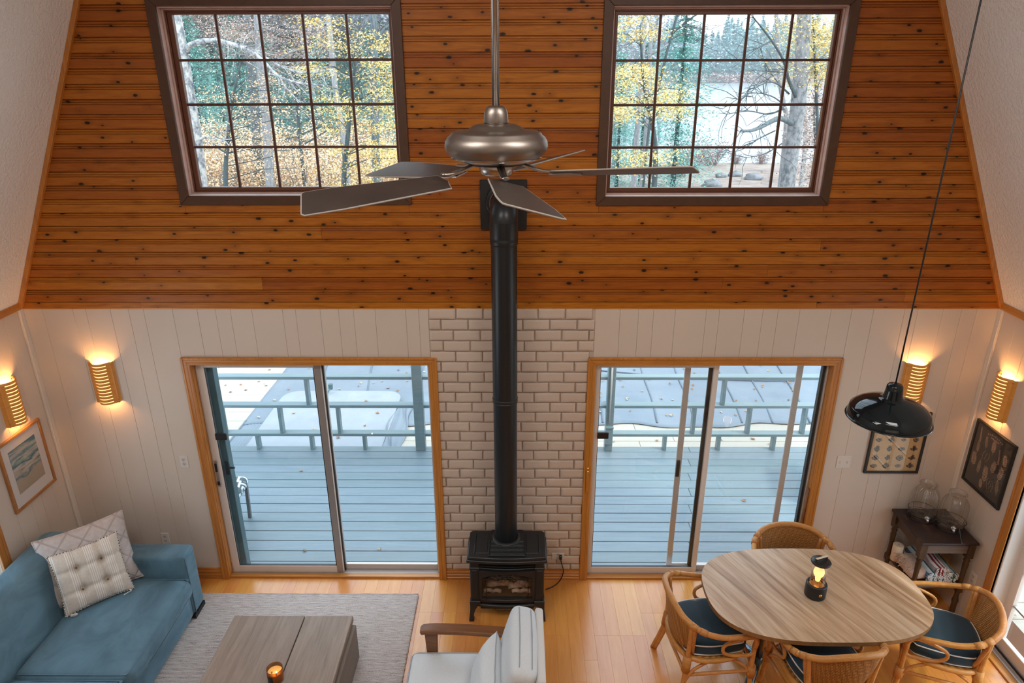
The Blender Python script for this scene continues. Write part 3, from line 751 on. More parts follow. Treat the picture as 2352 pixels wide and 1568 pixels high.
dup(s0, (3.116, YB, 1.945), 0, 'slotted wooden wall sconce glowing behind the black pendant lamp')
dup(s0, (XL, 4.582, 1.945), rad(90), 'slotted wooden wall sconce on the left wall above the seascape picture')
dup(s0, (XR, 4.682, 1.945), rad(-90), 'slotted wooden wall sconce on the right wall above the dark botanical print')

# -------- outlets and switches
def plate(name, label, cat, loc, rz, kind='outlet', w=.072, h=.115):
    t_ = thing(name, label, cat, loc, rz)
    MB().box(-w/2, w/2, -.006, 0, -h/2, h/2).build('plate', M_['outlet'], t_, bev=.003)
    if kind == 'outlet':
        for z in (-.021, .021):
            r = MB().prism([(.017*math.cos(a)*1.0, max(-.0135, min(.0135, .0175*math.sin(a)))) for a in [2*PI*k/20 for k in range(20)]], 0, .0025, Matrix(((1, 0, 0, 0), (0, 0, -1, -.0055), (0, 1, 0, z), (0, 0, 0, 1)))).build('receptacle', M_['outlet_face'], t_)
            MB().box(-.008, -.0055, -.0086, -.007, z-.001, z+.008).box(.0055, .008, -.0086, -.007, z-.001, z+.007).box(-.002, .002, -.0086, -.007, z-.010, z-.005).build('slots', M_['slot'], r)
        MB().ball((0, -.006, 0), .003, 8).build('screw', M_['steel'], t_)
    else:
        for x in (-.03, .03):
            MB().box(x-.006, x+.006, -.0075, -.005, -.013, .013).build('toggle_slot', M_['outlet_face'], t_)
            MB().box(x-.004, x+.004, -.019, -.004, .0, .007).build('toggle', M_['outlet'], t_, bev=.0015)
            for z in (-.04, .04): MB().ball((x, -.006, z), .0026, 8).build('screw', M_['steel'], t_)
    return t_
plate('wall_outlet', 'white duplex outlet on the wall left of the left sliding door', 'outlet', (-2.797, YB, 1.207), 0)
plate('wall_outlet', 'white duplex outlet low on the wall just above the blue sofa arm', 'outlet', (-3.10, YB, .43), 0)
plate('light_switch', 'white double toggle switch plate right of the right sliding door', 'switch', (2.70, YB, 1.217), 0, 'switch', .118)
plate('wall_outlet', 'white outlet on the right wall beside the dark side table', 'outlet', (XR, 4.462, .432), rad(-90))
ow = plate('wall_outlet', 'white outlet on the brick wall with a black plug in it, right of the stove', 'outlet', (.352, 4.936, .262), 0, w=.11, h=.07)
cd_ = thing('power_cord', 'black power cord plugged into the brick wall beside the stove', 'cord', (.372, 4.93, .26))
wb(MB().box(.362, .386, 4.90, 4.927, .245, .285), 'plug', M_['black'], cd_, bev=.004)
wb(MB().tube(spline([(.374, 4.905, .25), (.385, 4.90, .20), (.40, 4.89, .13), (.37, 4.86, .06), (.31, 4.83, .02), (.24, 4.80, .012)], 8), .0045, 8), 'cable', M_['black'], cd_)

# -------- framed pictures
def picture(name, label, loc, rz, w, h, fw, fmat, print_mat, glass=True, depth=.022):
    t_ = thing(name, label, 'picture', loc, rz)
    def side(poly): return MB().prism(poly, 0, depth, Matrix(((1, 0, 0, 0), (0, 0, -1, 0), (0, 1, 0, 0), (0, 0, 0, 1))))
    a, b = w/2, h/2; c, d = a-fw, b-fw
    m = MB()
    for poly in ([(-a, -b), (-c, -d), (-c, d), (-a, b)], [(a, -b), (a, b), (c, d), (c, -d)], [(-a, b), (-c, d), (c, d), (a, b)], [(-a, -b), (a, -b), (c, -d), (-c, -d)]):
        m.prism(poly, .0005, depth, Matrix(((1, 0, 0, 0), (0, 0, -1, 0), (0, 1, 0, 0), (0, 0, 0, 1))))
    m.build('frame', fmat, t_, bev=.002)
    MB().box(-c-.002, c+.002, -.010, -.004, -d-.002, d+.002).build('print', print_mat, t_)
    if glass: MB().box(-c, c, -.0175, -.0155, -d, d).build('glazing', M_['glass_clear'], t_)
    return t_
# seascape: washes of teal, cream and sand on a white mat
t = NT('seascape_wash', .8); o_ = t.obj(); z_ = t.n('SeparateXYZ', {0: o_}, out=2); x_ = t.n('SeparateXYZ', {0: o_}, out=0)
nb = t.noise(t.map(o_, (3.2, 1, 16), rot=(0, rad(6), 0)), 1.0, 4, .6, .6)
h_ = t.math('ADD', t.math('MULTIPLY', t.math('ADD', z_, .2), 2.3), t.math('MULTIPLY', t.math('SUBTRACT', nb, .5), .55))
c_ = t.ramp(h_, [(0, (.40, .32, .23)), (.34, (.44, .37, .29)), (.40, (.06, .20, .25)), (.44, (.42, .38, .32)), (.50, (.60, .58, .55)), (.56, (.03, .12, .15)), (.60, (.22, .36, .36)), (.66, (.55, .52, .48)), (.74, (.08, .22, .28)), (.80, (.50, .50, .47)), (.90, (.05, .17, .24))])
t.col(c_); M_['seascape'] = t.m
p1 = picture('framed_seascape', 'abstract teal and sand seascape in an oak frame on the left wall', (XL, 4.565, 1.408), rad(90), .475, .575, .022, M_['frame_oak'], M_['mat_board'], True)
MB().box(-.148, .148, -.0125, -.0095, -.17, .19).build('seascape_sheet', M_['seascape'], p1)
def sprig(m, cx, cz, h, kind, y, r):
    # flat printed plant: a stem with paired leaves, a feathery plume, or a scaled cone
    def leaf(x, z, L, a, wd):
        pts = []
        for k in range(9):
            q = k/8; pts.append((q*L, wd*math.sin(PI*q**.8)))
        pts += [(p[0], -p[1]) for p in reversed(pts[1:-1])]
        ca, sa = math.cos(a), math.sin(a)
        m.add([(x+p[0]*ca-p[1]*sa, y, z+p[0]*sa+p[1]*ca) for p in pts], [tuple(range(len(pts)))])
    lean = r.uniform(-.25, .25)
    def at(q): return cx+(q-.5)*h*lean, cz+(q-.5)*h
    if kind < 3:
        n = (6, 10, 5)[kind]
        a0 = at(0); a1 = at(1); m.add([(a0[0]-.0012, y, a0[1]), (a0[0]+.0012, y, a0[1]), (a1[0]+.0006, y, a1[1]), (a1[0]-.0006, y, a1[1])], [(0, 1, 2, 3)])
        for i in range(n):
            q = .18+.8*i/n; x, z = at(q); L = h*(.36, .22, .42)[kind]*(1-.6*abs(q-.45))
            for sg in (-1, 1): leaf(x, z, L, PI/2-lean+sg*(1.0, 1.15, .7)[kind]*(1-.3*q), L*(.17, .12, .13)[kind])
        x, z = at(1); leaf(x, z-.01, h*.2, PI/2, h*.035)
    elif kind == 3:
        for i in range(8):
            q = .1+.85*i/8; x, z = at(q); wd = h*.30*math.sin(PI*(.12+.8*q))
            k = max(2, int(wd/.008))
            for j in range(k): leaf(x+(j/(k-1)-.5)*2*wd, z, h*.10, PI/2+(.5-j/(k-1))*1.2, h*.028)
    else:
        for i in range(26):
            q = i/26; x, z = at(q)
            for sg in (-1, 1): leaf(x, z, h*.20*(1-.5*q), PI/2+sg*.55, h*.012)
t = plain('dark_brown_print', (.050, .038, .033), .8); t2 = plain('tan_print_ink', (.40, .25, .16), .8, nscale=40, namp=.3)
p2 = picture('framed_botanical_print', 'dark botanical print of tan plants in a black frame on the right wall', (XR, 4.635, 1.397), rad(-90), .452, .552, .02, M_['frame_black'], t, True)
rr_ = random.Random(4); k_ = 0
for (gx, gz, h, kd) in ((-.155, .165, .12, 4), (-.075, .135, .10, 1), (.01, .135, .11, 2), (.085, .10, .12, 4), (.155, .10, .10, 0), (-.15, .06, .11, 1), (-.045, .035, .105, 3), (.06, -.01, .11, 0), (.145, -.02, .12, 2), (-.16, -.06, .12, 0), (-.085, -.09, .12, 1), (0, -.115, .14, 2), (.07, -.15, .11, 3), (.15, -.13, .12, 1), (-.02, -.2, .08, 0)):
    mb_ = MB(); sprig(mb_, gx, gz, h, kd, -.0104-.0001*k_, rr_); mb_.build('printed_plant', t2, p2, recalc=False)
mb_ = MB()
for i in range(9):
    a = -.5+i*.125; mb_.box(a*.16-.005, a*.16+.005, -.0106, -.0102, .228-.06*a*a-.006, .228-.06*a*a+.008-.004*(i % 2))
for i in range(8): mb_.box(-.045+i*.0125, -.037+i*.0125, -.0106, -.0102, .196, .206+.002*(i % 3))
mb_.build('printed_title', t2, p2)
t = plain('warm_paper_print', (.56, .36, .17), .85, nscale=3, namp=.12); t3 = plain('dark_shell_ink', (.06, .042, .032), .8); t4 = plain('grey_shell_ink', (.26, .19, .14), .8)
p3 = picture('framed_nature_print', 'natural history print of shells in a black frame under the pendant lamp', (3.10, YB, 1.40), 0, .45, .565, .02, M_['frame_black'], t, True)
for gz in (.2, .115, .03, -.055, -.14, -.215):
    for gx in (-.15, -.05, .05, .15):
        m2 = MB(); rx, rz_ = rr_.uniform(.020, .032), rr_.uniform(.014, .026); n = 18
        ring = [(gx+rx*math.cos(2*PI*k/n)*(1+.14*math.sin(5*k)), -.0105, gz+rz_*math.sin(2*PI*k/n)*(1+.14*math.cos(4*k))) for k in range(n)]
        m2.add(ring, [tuple(range(n))], mi=0)
        for q in (.72, .42): m2.add([(gx+(p[0]-gx)*q+.003, -.0105-.0004*(1.5-q), gz+(p[2]-gz)*q+.002) for p in ring], [tuple(range(n))], mi=1 if q > .5 else 0)
        if rr_.random() < .35: sprig(m2, gx, gz, .06, 2, -.0112, rr_)
        m2.build('printed_shell', [t3, t4], p3, recalc=False)

# -------- ceiling fan
FX, FY = -.073, 2.362
fan = thing('ceiling_fan', 'brushed nickel ceiling fan with five dark blades on a long rod', 'fan', (FX, FY, 3.95))
MB().tube([(0, 0, .17), (0, 0, 2.25)], .0125, 16).build('downrod', M_['nickel_light'], fan)
MB().lathe([(0, .180), (.022, .180), (.033, .172), (.039, .155), (.041, .130), (.040, .122), (0, .122)], 28).build('coupling_cover', M_['nickel'], fan)
MB().lathe([(0, .124), (.045, .124), (.064, .122), (.080, .116), (.092, .107), (.100, .104), (.122, .102), (.142, .099), (.150, .094), (.153, .088), (.162, .082), (.170, .068), (.172, .052), (.167, .036), (.155, .023), (.148, .017), (.120, .006), (.09, .0), (0, 0)], 48).build('motor_housing', M_['nickel'], fan)
MB().lathe([(.150, .022), (.152, .016), (.138, .010), (.12, .004)], 48).build('trim_ring', M_['nickel_light'], fan)
MB().lathe([(.060, .004), (.060, -.016), (.056, -.034), (.044, -.042), (0, -.044)], 32).build('switch_housing', M_['nickel_light'], fan)
MB().lathe([(.095, .006), (.095, -.006), (.062, -.010)], 32).build('flywheel', M_['alu_dark'], fan)
def blade_mb():
    pts = []; L0, L1 = .19, .665
    for k in range(13): pts.append((L0+(L1-L0)*k/12, .055+.025*min(1, k/9)))
    out = [(L0-.012, .0), (L0-.004, .030)] + pts + [(L1+.006, .068), (L1-.028, -.070), (L1-.036, -.078)] + [(p[0]-.03*(p[0]-L0)/(L1-L0)*1.0, -p[1]) for p in reversed(pts[:-1])] + [(L0-.004, -.030)]
    return out
for i, a in enumerate((-8, 64, 136, 208, 280)):
    Mz = Matrix.Rotation(rad(a), 4, 'Z'); tl = .058*math.cos(rad(a))
    Mb = Mz @ Matrix.Translation((0, 0, -.040)) @ Matrix.Rotation(-tl+.018, 4, 'Y') @ Matrix.Rotation(rad(-14), 4, 'X')
    b_ = MB().prism(blade_mb(), -.003, .003, Mb).build('fan_blade', M_['blade'], fan, bev=.0012)
    edge = blade_mb(); m3 = MB().tube([Mb @ Vector((p[0]*1.001, p[1]*1.01, .0)) for p in edge], .0028, 6, closed=True).build('dusty_rim', M_['blade_edge'], b_)
    arm = [(.075, 0, .0), (.12, 0, -.016), (.16, 0, -.026), (.20, 0, -.028)]
    ma = MB().tube([Mz @ Vector(p) for p in spline(arm, 5)], [.013]*15+[.010], 10, flat=.5)
    ma.prism([(.18, -.028), (.255, -.035), (.285, -.02), (.29, 0), (.285, .02), (.255, .035), (.18, .028)], -.009, -.004, Mb)
    ma.build('blade_iron', M_['nickel_light'], fan, bev=0)

# -------- pendant lamp over the table
PX, PY, PZ = 1.965, 3.255, 2.52
pen = thing('pendant_lamp', 'black enamel barn pendant lamp hanging on a black cord over the dining table', 'lamp', (PX, PY, PZ))
MB().lathe([(.036, .170), (.046, .118), (.070, .110), (.112, .097), (.148, .082), (.172, .068), (.186, .055), (.1905, .049)], 64).lathe([(.1905, .049), (.195, .046), (.2035, .002)], 64).lathe([(.2035, .002), (.210, .0), (.2115, -.004), (.207, -.006), (.2, -.002)], 64).build('shade', M_['enamel'], pen)
MB().lathe([(.200, -.002), (.190, .022), (.176, .041), (.147, .062), (.10, .082), (.05, .094), (0, .096)], 64).build('shade_lining', M_['enamel_white'], pen)
MB().lathe([(0, .202), (.010, .202), (.012, .196), (.031, .194), (.038, .186), (.041, .160), (.050, .106)], 40, rib=.02, ribn=20).build('socket_cup', M_['enamel'], pen)
MB().ball((0, 0, .045), .034, 14, 1.15).build('bulb', M_['outlet'], pen)
MB().tube([(0, 0, .19), (.002, .001, 1.2), (0, 0, 2.9)], .0042, 8).build('cord', M_['black'], pen)

# -------- stove, its pipe and thimble
SX = -.089
st = thing('gas_stove', 'black cast iron gas stove with arched glass door standing before the brick', 'stove', (SX, 4.58, 0))
def S(mb, n, m='stove', par=None, **k): return mb.build(n, M_[m], par or st, **k)
S(MB().box(-.272, -.226, -.115, .17, .17, .62).box(.226, .272, -.115, .17, .17, .62).box(-.226, .226, .066, .17, .17, .62).box(-.226, .226, -.115, .066, .525, .62).box(-.226, .226, -.115, .066, .17, .233), 'firebox', bev=.004)
def top_poly(w, f, b):   # bowed front, chamfered rear
    n = 12; p = [(-w+2*w*k/n, -f-.022*math.sin(PI*k/n)) for k in range(n+1)]
    return p+[(w, b-.02), (w-.03, b), (w*.45, b), (w*.40, b+.012), (-w*.40, b+.012), (-w*.45, b), (-w+.03, b), (-w, b-.02)]
S(MB().prism(top_poly(.312, .165, .175), .635, .668), 'top_plate', bev=.010, seg=3)
S(MB().prism(top_poly(.300, .150, .17), .60, .636), 'top_moulding', bev=.008, seg=2)
S(MB().prism(top_poly(.322, .172, .15), .612, .640), 'front_lip', bev=.010, seg=3)
for sg in (-1, 1):
    S(MB().box(sg*.205-.048, sg*.205+.048, -.12, .12, .667, .6715).box(sg*.205-.058, sg*.205-.052, -.13, .13, .667, .676).box(sg*.205+.052, sg*.205+.058, -.13, .13, .667, .676), 'top_panel', bev=.003)
S(MB().box(-.142, .142, -.155, .06, .667, .672), 'grille_bed', 'black')
for i in range(12): S(MB().box(-.136, .136, -.150+i*.0165, -.141+i*.0165, .671, .679), 'grille_bar', bev=.002)
S(MB().box(-.146, -.138, -.157, .05, .667, .681).box(.138, .146, -.157, .05, .667, .681).box(-.146, .146, -.160, -.152, .667, .681), 'grille_frame', bev=.002)
MB().lathe([(.118, .668), (.118, .680), (.108, .690), (.094, .692)], 40, Matrix.Translation((-.006, .07, 0))).build('pipe_collar', M_['stove'], st)
for sg in (-1, 1):
    S(MB().box(sg*.262-.036, sg*.262+.036, -.142, -.10, .15, .60), 'pilaster', bev=.006)
    S(MB().box(sg*.262-.024, sg*.262+.024, -.147, -.14, .24, .52), 'pilaster_panel', bev=.004)
    S(MB().box(sg*.262-.042, sg*.262+.042, -.15, -.10, .53, .548).box(sg*.262-.044, sg*.262+.044, -.154, -.10, .195, .215), 'pilaster_band', bev=.004)
    # bowed front legs and rear legs
    for yy, nm in ((-.12, 'leg'), (.14, 'leg')):
        prof = [(0, .20), (.075, .20), (.070, .165), (.045, .125), (.030, .07), (.026, .03), (.032, .0), (-.012, .0), (-.010, .03), (-.004, .08), (0, .13)]
        Mx = Matrix.Translation((sg*.305, yy, 0)) @ Matrix(((-sg, 0, 0, 0), (0, 0, 1, -.03), (0, 1, 0, 0), (0, 0, 0, 1)))
        S(MB().prism(prof, 0, .055, Mx), nm, bev=.006, seg=2)
def bow(x, y0): return y0-.020*math.cos(PI*x/.46)
def bowed_bar(z0, z1, w, y0, th=.03):
    n = 14; m = MB(); poly = [(-w+2*w*k/n, bow(-w+2*w*k/n, y0)) for k in range(n+1)]; poly += [(w, y0+th), (-w, y0+th)]
    return m.prism(poly, z0, z1)
S(bowed_bar(.573, .600, .226, -.125), 'upper_louvre', bev=.004); S(bowed_bar(.548, .556, .226, -.128), 'louvre_slat', bev=.002); S(bowed_bar(.520, .532, .226, -.128), 'louvre_slat', bev=.003)
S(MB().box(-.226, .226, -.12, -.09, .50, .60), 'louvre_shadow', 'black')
S(bowed_bar(.190, .222, .228, -.128), 'door_sill', bev=.004); S(bowed_bar(.135, .165, .235, -.13), 'ash_lip', bev=.006); S(MB().box(-.22, .22, -.12, .1, .10, .19), 'lower_valance', bev=.01)
# door frame with arched opening, glass, tracery and logs
dfr = MB()
n = 20; arch = [(-.19+.38*k/n, .455+.040*math.sin(PI*k/n)) for k in range(n+1)]
outer = [(-.226, .222), (-.226, .515)] + [(-.226+.452*k/n, .515) for k in range(1, n)] + [(.226, .515), (.226, .222)]
vs = []; 
inn = [(-.205, .235), (-.205, .44)] + [(-.205+.41*k/n, .44+.050*math.sin(PI*k/n)**.8) for k in range(1, n)] + [(.205, .44), (.205, .235)]
for y in (-.145, -.125):
    vs += [(p[0], bow(p[0], y+.005), p[1]) for p in outer] + [(p[0], bow(p[0], y+.005), p[1]) for p in inn]
m = len(outer); fs = []
for i in range(m):
    j = (i+1) % m
    fs += [(i, j, m+j, m+i), (2*m+i, 3*m+i, 3*m+j, 2*m+j), (i, 2*m+i, 2*m+j, j), (m+i, m+j, 3*m+j, 3*m+i)]
dfr.add(vs, fs); sd_ = S(dfr, 'door')
S(MB().add([(p[0], bow(p[0], -.128), p[1]) for p in inn]+[(p[0], bow(p[0], -.125), p[1]) for p in inn], [tuple(range(m)), tuple(range(2*m-1, m-1, -1))]+[(i, (i+1) % m, m+(i+1) % m, m+i) for i in range(m)]), 'door_glass', 'glass_clear', sd_)
def wire(pts, r=.0032): return MB().tube([(p[0], bow(p[0], -.137), p[1]) for p in pts], r, 6)
tr = [[(-.20, .425), (.20, .425)], [(-.17, .235), (-.17, .40), (-.155, .425), (-.12, .448)], [(.17, .235), (.17, .40), (.155, .425), (.12, .448)]]
tr += [[(-.075+.15*k/12, .425+.03*math.sin(PI*k/12)) for k in range(13)], [(-.17+.34*k/16, .43+.042*math.sin(PI*k/16)) for k in range(17)]]
tr += [[(-.07, .428), (-.15, .452)], [(.07, .428), (.15, .452)], [(-.03, .453), (-.045, .478)], [(.03, .453), (.045, .478)], [(-.06, .44), (-.10, .466)], [(.06, .44), (.10, .466)]]
for q in tr: S(wire(q), 'tracery_bar', 'stove_pipe', sd_)
S(MB().box(-.215, .215, -.124, .06, .235, .25), 'burner_tray', 'black')
t = plain('charred_ceramic_log', (.30, .21, .16), .9, nscale=18, namp=.8, bump=.8, bscale=30)
M_['log'] = t
S(MB().box(-.22, .22, .055, .065, .235, .52).box(-.225, -.215, -.12, .06, .235, .52).box(.215, .225, -.12, .06, .235, .52), 'fire_back', 'black')
for i, (p, q, r) in enumerate((((-.17, -.03, .285), (.02, -.02, .30), .030), ((.01, -.05, .285), (.18, -.03, .29), .028), ((-.14, .02, .33), (-.02, -.06, .345), .024), ((.05, .0, .335), (.15, -.07, .32), .024), ((-.19, -.08, .265), (-.05, -.085, .265), .018), ((.04, -.085, .265), (.19, -.08, .265), .018))):
    pts = [Vector(p).lerp(Vector(q), k/8)+Vector((0, 0, .006*math.sin(k*1.7+i))) for k in range(9)]
    S(MB().tube(pts, [r*(.8+.25*math.sin(k*2.1+i*2)**2) for k in range(9)], 9), 'ceramic_log', 'log')
S(MB().box(-.10, .08, -.15, -.145, .118, .128), 'name_badge', 'stove_pipe', bev=.002)

pp = thing('stove_pipe', 'black round stovepipe rising from the stove and elbowing into the wall', 'pipe', (-.1, 4.65, .69))
PXc = -.098
wb(MB().lathe([(.090, .690), (.090, 1.93)], 40, Matrix.Translation((PXc, 4.65, 0))), 'lower_pipe', M_['stove_pipe'], pp)
wb(MB().lathe([(.092, 1.92), (.092, 3.14)], 40, Matrix.Translation((PXc, 4.65, 0))), 'upper_pipe', M_['stove_pipe'], pp)
for z in (1.925, 1.95): wb(MB().lathe([(.091, z-.008), (.0955, z-.004), (.0955, z+.004), (.091, z+.008)], 40, Matrix.Translation((PXc, 4.65, 0))), 'pipe_band', M_['stove_pipe'], pp)
el = [(PXc, 4.65, 3.13), (PXc, 4.65, 3.27)]
wb(MB().lathe([(.094, 3.125), (.098, 3.13), (.098, 3.165), (.096, 3.17), (.098, 3.18), (.098, 3.28)], 40, Matrix.Translation((PXc, 4.65, 0))), 'elbow_sleeve', M_['stove_pipe'], pp)
arc = [(PXc, 4.65+.12*(1-math.cos(a)), 3.28+.10*math.sin(a)) for a in [PI/2*k/10 for k in range(11)]]
wb(MB().tube([(PXc, 4.65, 3.27)]+arc+[(PXc, 4.925, 3.38)], .097, 36), 'elbow', M_['stove_pipe'], pp)
wb(MB().lathe([(.098, 0), (.104, .004), (.104, .03), (.098, .034)], 36, Matrix.Translation((PXc, 4.76, 3.385)) @ Matrix.Rotation(rad(-90), 4, 'X')), 'elbow_band', M_['nickel'], pp)
th_ = thing('wall_thimble', 'flat black square flue plate on the pine wall where the stovepipe enters', 'plate', (-.105, 4.94, 3.35))
wb(MB().box(-.272, .062, 4.918, 4.942, 3.17, 3.525), 'plate', M_['stove_pipe'], th_, bev=.003)
wb(MB().lathe([(.135, 0), (.135, .02), (.125, .026), (.105, .026)], 40, Matrix.Translation((PXc, 4.92, 3.37)) @ Matrix.Rotation(rad(90), 4, 'X')), 'flue_collar', M_['stove_pipe'], th_)

# -------- rug
rg = thing('area_rug', 'flat woven grey and taupe wool rug under the coffee table', 'rug', (-1.9, 3.6, 0))
wb(MB().box(-2.98, -.868, 1.9, 4.735, .0005, .012), 'woven_field', M_['rug'], rg, bev=.004)
m = MB()
for k in range(230): m.ball((-.866+.002*math.sin(k*1.3), 1.92+k*.01222, .008), .0056, 6)
ob = wb(m, 'beaded_selvedge', M_['rug'], rg); ob['kind'] = 'stuff'
wb(MB().tube([(-2.98+k*.0704, 4.736+.0015*math.sin(k*1.9), .008) for k in range(31)], .007, 8), 'bound_edge', M_['rug'], rg)

# -------- coffee table: two wide boards on an offset block base
ct = thing('coffee_table', 'low grey washed oak coffee table with two broad top boards', 'table', (-1.7, 3.3, .012))
wb(MB().box(-2.142, -1.611, 2.35, 4.047, .372, .42), 'top_board', M_['grey_oak'], ct, bev=.003)
wb(MB().box(-1.603, -1.245, 2.35, 4.047, .372, .42), 'top_board', M_['grey_oak'], ct, bev=.003)
wb(MB().box(-1.62, -1.59, 2.40, 4.0, .362, .373), 'batten', M_['grey_oak_dark'], ct)
wb(MB().box(-1.62, -1.222, 2.55, 4.022, .302, .361).box(-1.62, -1.232, 2.60, 4.055, .012, .302), 'block_base', M_['grey_oak_dark'], ct, bev=.006)
wb(MB().box(-2.07, -1.66, 2.55, 3.95, .012, .361), 'block_base', M_['grey_oak_dark'], ct, bev=.006)
cn = thing('jar_candle', 'amber glass jar candle with one lit wick on the coffee table', 'candle', (-1.634, 3.462, .421))
MB().lathe([(0, .0), (.049, .0), (.052, .006), (.053, .10), (.0525, .1015), (.050, .10), (.049, .010), (0, .006)], 40).build('amber_jar', M_['amber_glass'], cn)
MB().lathe([(0, .008), (.0485, .008), (.0485, .070), (.046, .068), (.03, .064), (0, .063)], 36).build('wax', M_['wax'], cn)
for x, y in ((-.018, -.012), (.016, -.026)): MB().tube([(x, y, .06), (x+.001, y, .070), (x+.003, y+.001, .078)], .0032, 7).build('wick', M_['wick'], cn)
MB().ball((.020, -.024, .087), .0042, 8, 1.9).build('flame', M_['flame'], cn)
MB().grid(lambda u, v: (.0538*math.cos(rad(190+80*u)), .0538*math.sin(rad(190+80*u)), .004+.066*v), 12, 2).build('black_label', M_['black'], cn)
lamp('flame_light', 'POINT', .12, (1, .6, .2), (.016, -.02, .092), size=.006, parent=cn)

# -------- sofa with soft cushions
sf = thing('sofa', 'teal blue velvet sofa along the left wall', 'sofa', (-3.2, 3.2, 0))
wb(MB().rbox(-3.235, 3.15, .165, 1.09, 2.62, .25, .02, 8), 'base', M_['velvet'], sf)
wb(MB().box(-3.72, -2.675, 4.44, 4.615, 0, .05).box(-3.7, -2.75, 1.9, 4.44, .0, .045), 'plinth_foot', M_['foot'], sf)
def seat_fn(p):
    e = max(0, min(1, (p.x/.41)))
    p.z += .006*noise.noise(Vector((p.x*5, p.y*5, 1)))+(.006*math.sin(p.y*42+2*math.sin(p.y*9)) if p.x > .33 else 0)
    if p.x > .33: p.x += .004*math.sin(p.y*60+1.7*math.sin(p.y*13)+p.z*20)
    return p
for yc in (3.945, 2.955):
    o = wb(MB().rbox(-3.035, yc, .365, .80, .974, .165, .06, 26, .016, fn=seat_fn), 'seat_cushion', M_['velvet'], sf)
    y0, y1 = yc-.45, yc+.45
    m = MB()
    for zz_ in (.436, .296): m.tube(spline([(-3.40, y0-.022, zz_), (-2.72, y0-.022, zz_), (-2.67, y0-.01, zz_), (-2.648, y0+.04, zz_), (-2.642, yc, zz_), (-2.648, y1-.04, zz_), (-2.67, y1+.01, zz_), (-2.72, y1+.022, zz_), (-3.40, y1+.022, zz_)], 6), .0035, 6)
    q = m.build('piping', M_['velvet'], o)
# arm: padded top panel with welt seam
wb(MB().rbox(-3.215, 4.535, .34, 1.075, .185, .58, .028, 12), 'arm', M_['velvet'], sf)
wb(MB().tube([(-3.70, 4.447, .600), (-2.70, 4.447, .600), (-2.676, 4.47, .600), (-2.676, 4.60, .600)], .004, 6).tube([(-2.676, 4.462, .598), (-2.676, 4.462, .06)], .004, 6), 'arm_welt', M_['velvet'], sf)
def back_fn(p):
    k = (p.z+.4)/.8
    p.x -= .20*k; p.z += -.05*max(0, (abs(p.y-.0)-1.15))/.16*0
    return p
bk = MB().rbox(0, 0, 0, .23, 2.60, .80, .075, 18, .01, fn=back_fn)
o = wb(bk, 'back', M_['velvet'], sf); o.location = Vector((-3.47, 3.20, .47))-sf.location
# pillows propped in the corner
def pillow_pts(w, h, th, tuft=None, pinch=.07, wr=0):
    def f(sg):
        def g(u, v):
            a, b = -1+2*u, -1+2*v
            x = a*w/2*(1-pinch*(1-b*b)); y = b*h/2*(1-pinch*(1-a*a))
            z = sg*th/2*max(0, (1-a**4)*(1-b**4))**.55
            if tuft:
                for (tx, ty) in tuft: z -= sg*.042*math.exp(-((a-tx)**2+(b-ty)**2)/.022)+sg*.012*(math.exp(-((a-tx)/.07)**2)+math.exp(-((b-ty)/.07)**2))*.5
            if wr: z += sg*wr*noise.noise(Vector((a*3, b*3, sg)))
            return (x, y, z)
        return g
    return f
def pillow(name, label, w, h, th, mat, Mx, tuft=None, seam=None, wr=.006):
    t_ = thing(name, label, 'pillow', Mx.translation)
    f = pillow_pts(w, h, th, tuft, wr=wr); Ml = Matrix.Translation(-Vector(Mx.translation)) @ Mx
    n = 44
    o = MB().grid(f(1), n, n).grid(f(-1), n, n).build('cover', mat, t_, recalc=True); o.matrix_local = Ml
    ring = [f(1)(i/n, 0) for i in range(n)]+[f(1)(1, i/n) for i in range(n)]+[f(1)(1-i/n, 1) for i in range(n)]+[f(1)(0, 1-i/n) for i in range(n)]
    e = MB().tube(ring, .005, 6, closed=True).build('edge_piping', seam or mat, t_); e.matrix_local = Ml
    return t_, Ml
def lean(base, wdir, tilt, w, h):
    wd = Vector(wdir).normalized(); n0 = Vector((wd.y, -wd.x, 0)); up = Vector((0, 0, math.cos(tilt)))-n0*math.sin(tilt); nn = wd.cross(up)
    c = Vector(base)+up*h/2
    return Matrix(((wd.x, up.x, nn.x, c.x), (wd.y, up.y, nn.y, c.y), (wd.z, up.z, nn.z, c.z), (0, 0, 0, 1)))
t = NT('cream_ribbed_cotton', .9); o_ = t.obj(); x_ = t.n('SeparateXYZ', {0: o_}, out=0)
ph = t.math('FRACT', t.math('MULTIPLY', t.math('ADD', x_, .5), 8.2)); grp = t.math('LESS_THAN', ph, .46)
ln = t.math('GREATER_THAN', t.math('SINE', t.math('MULTIPLY', x_, 470)), .15); s_ = t.math('MULTIPLY', grp, ln)
t.col(t.mix(s_, t.ramp(t.noise(o_, 60, 3), [(.3, (.60, .54, .47)), (.7, (.68, .62, .55))]), (.84, .81, .77))); t.bump(t.math('ADD', s_, t.noise(o_, 220, 2)), .4, .004); M_['ribbed'] = t.m
t = NT('dotted_stitch', .9); o_ = t.obj(); ck = t.n('TexChecker', {'Vector': o_, 'Scale': 95, 'Color1': (.75, .70, .63), 'Color2': (.10, .07, .05)}); t.col(ck); M_['stitch'] = t.m
t = NT('diamond_quilted_linen', .9); o_ = t.obj()
def saw(rz):
    q = t.n('SeparateXYZ', {0: t.map(o_, (1, 1, 1), rot=(0, 0, rz))}, out=0); return t.math('PINGPONG', q, .06)
g_ = t.math('MINIMUM', saw(rad(45)), saw(rad(-45))); q_ = t.ramp(g_, [(.0, (0, 0, 0)), (.010, (1, 1, 1))])
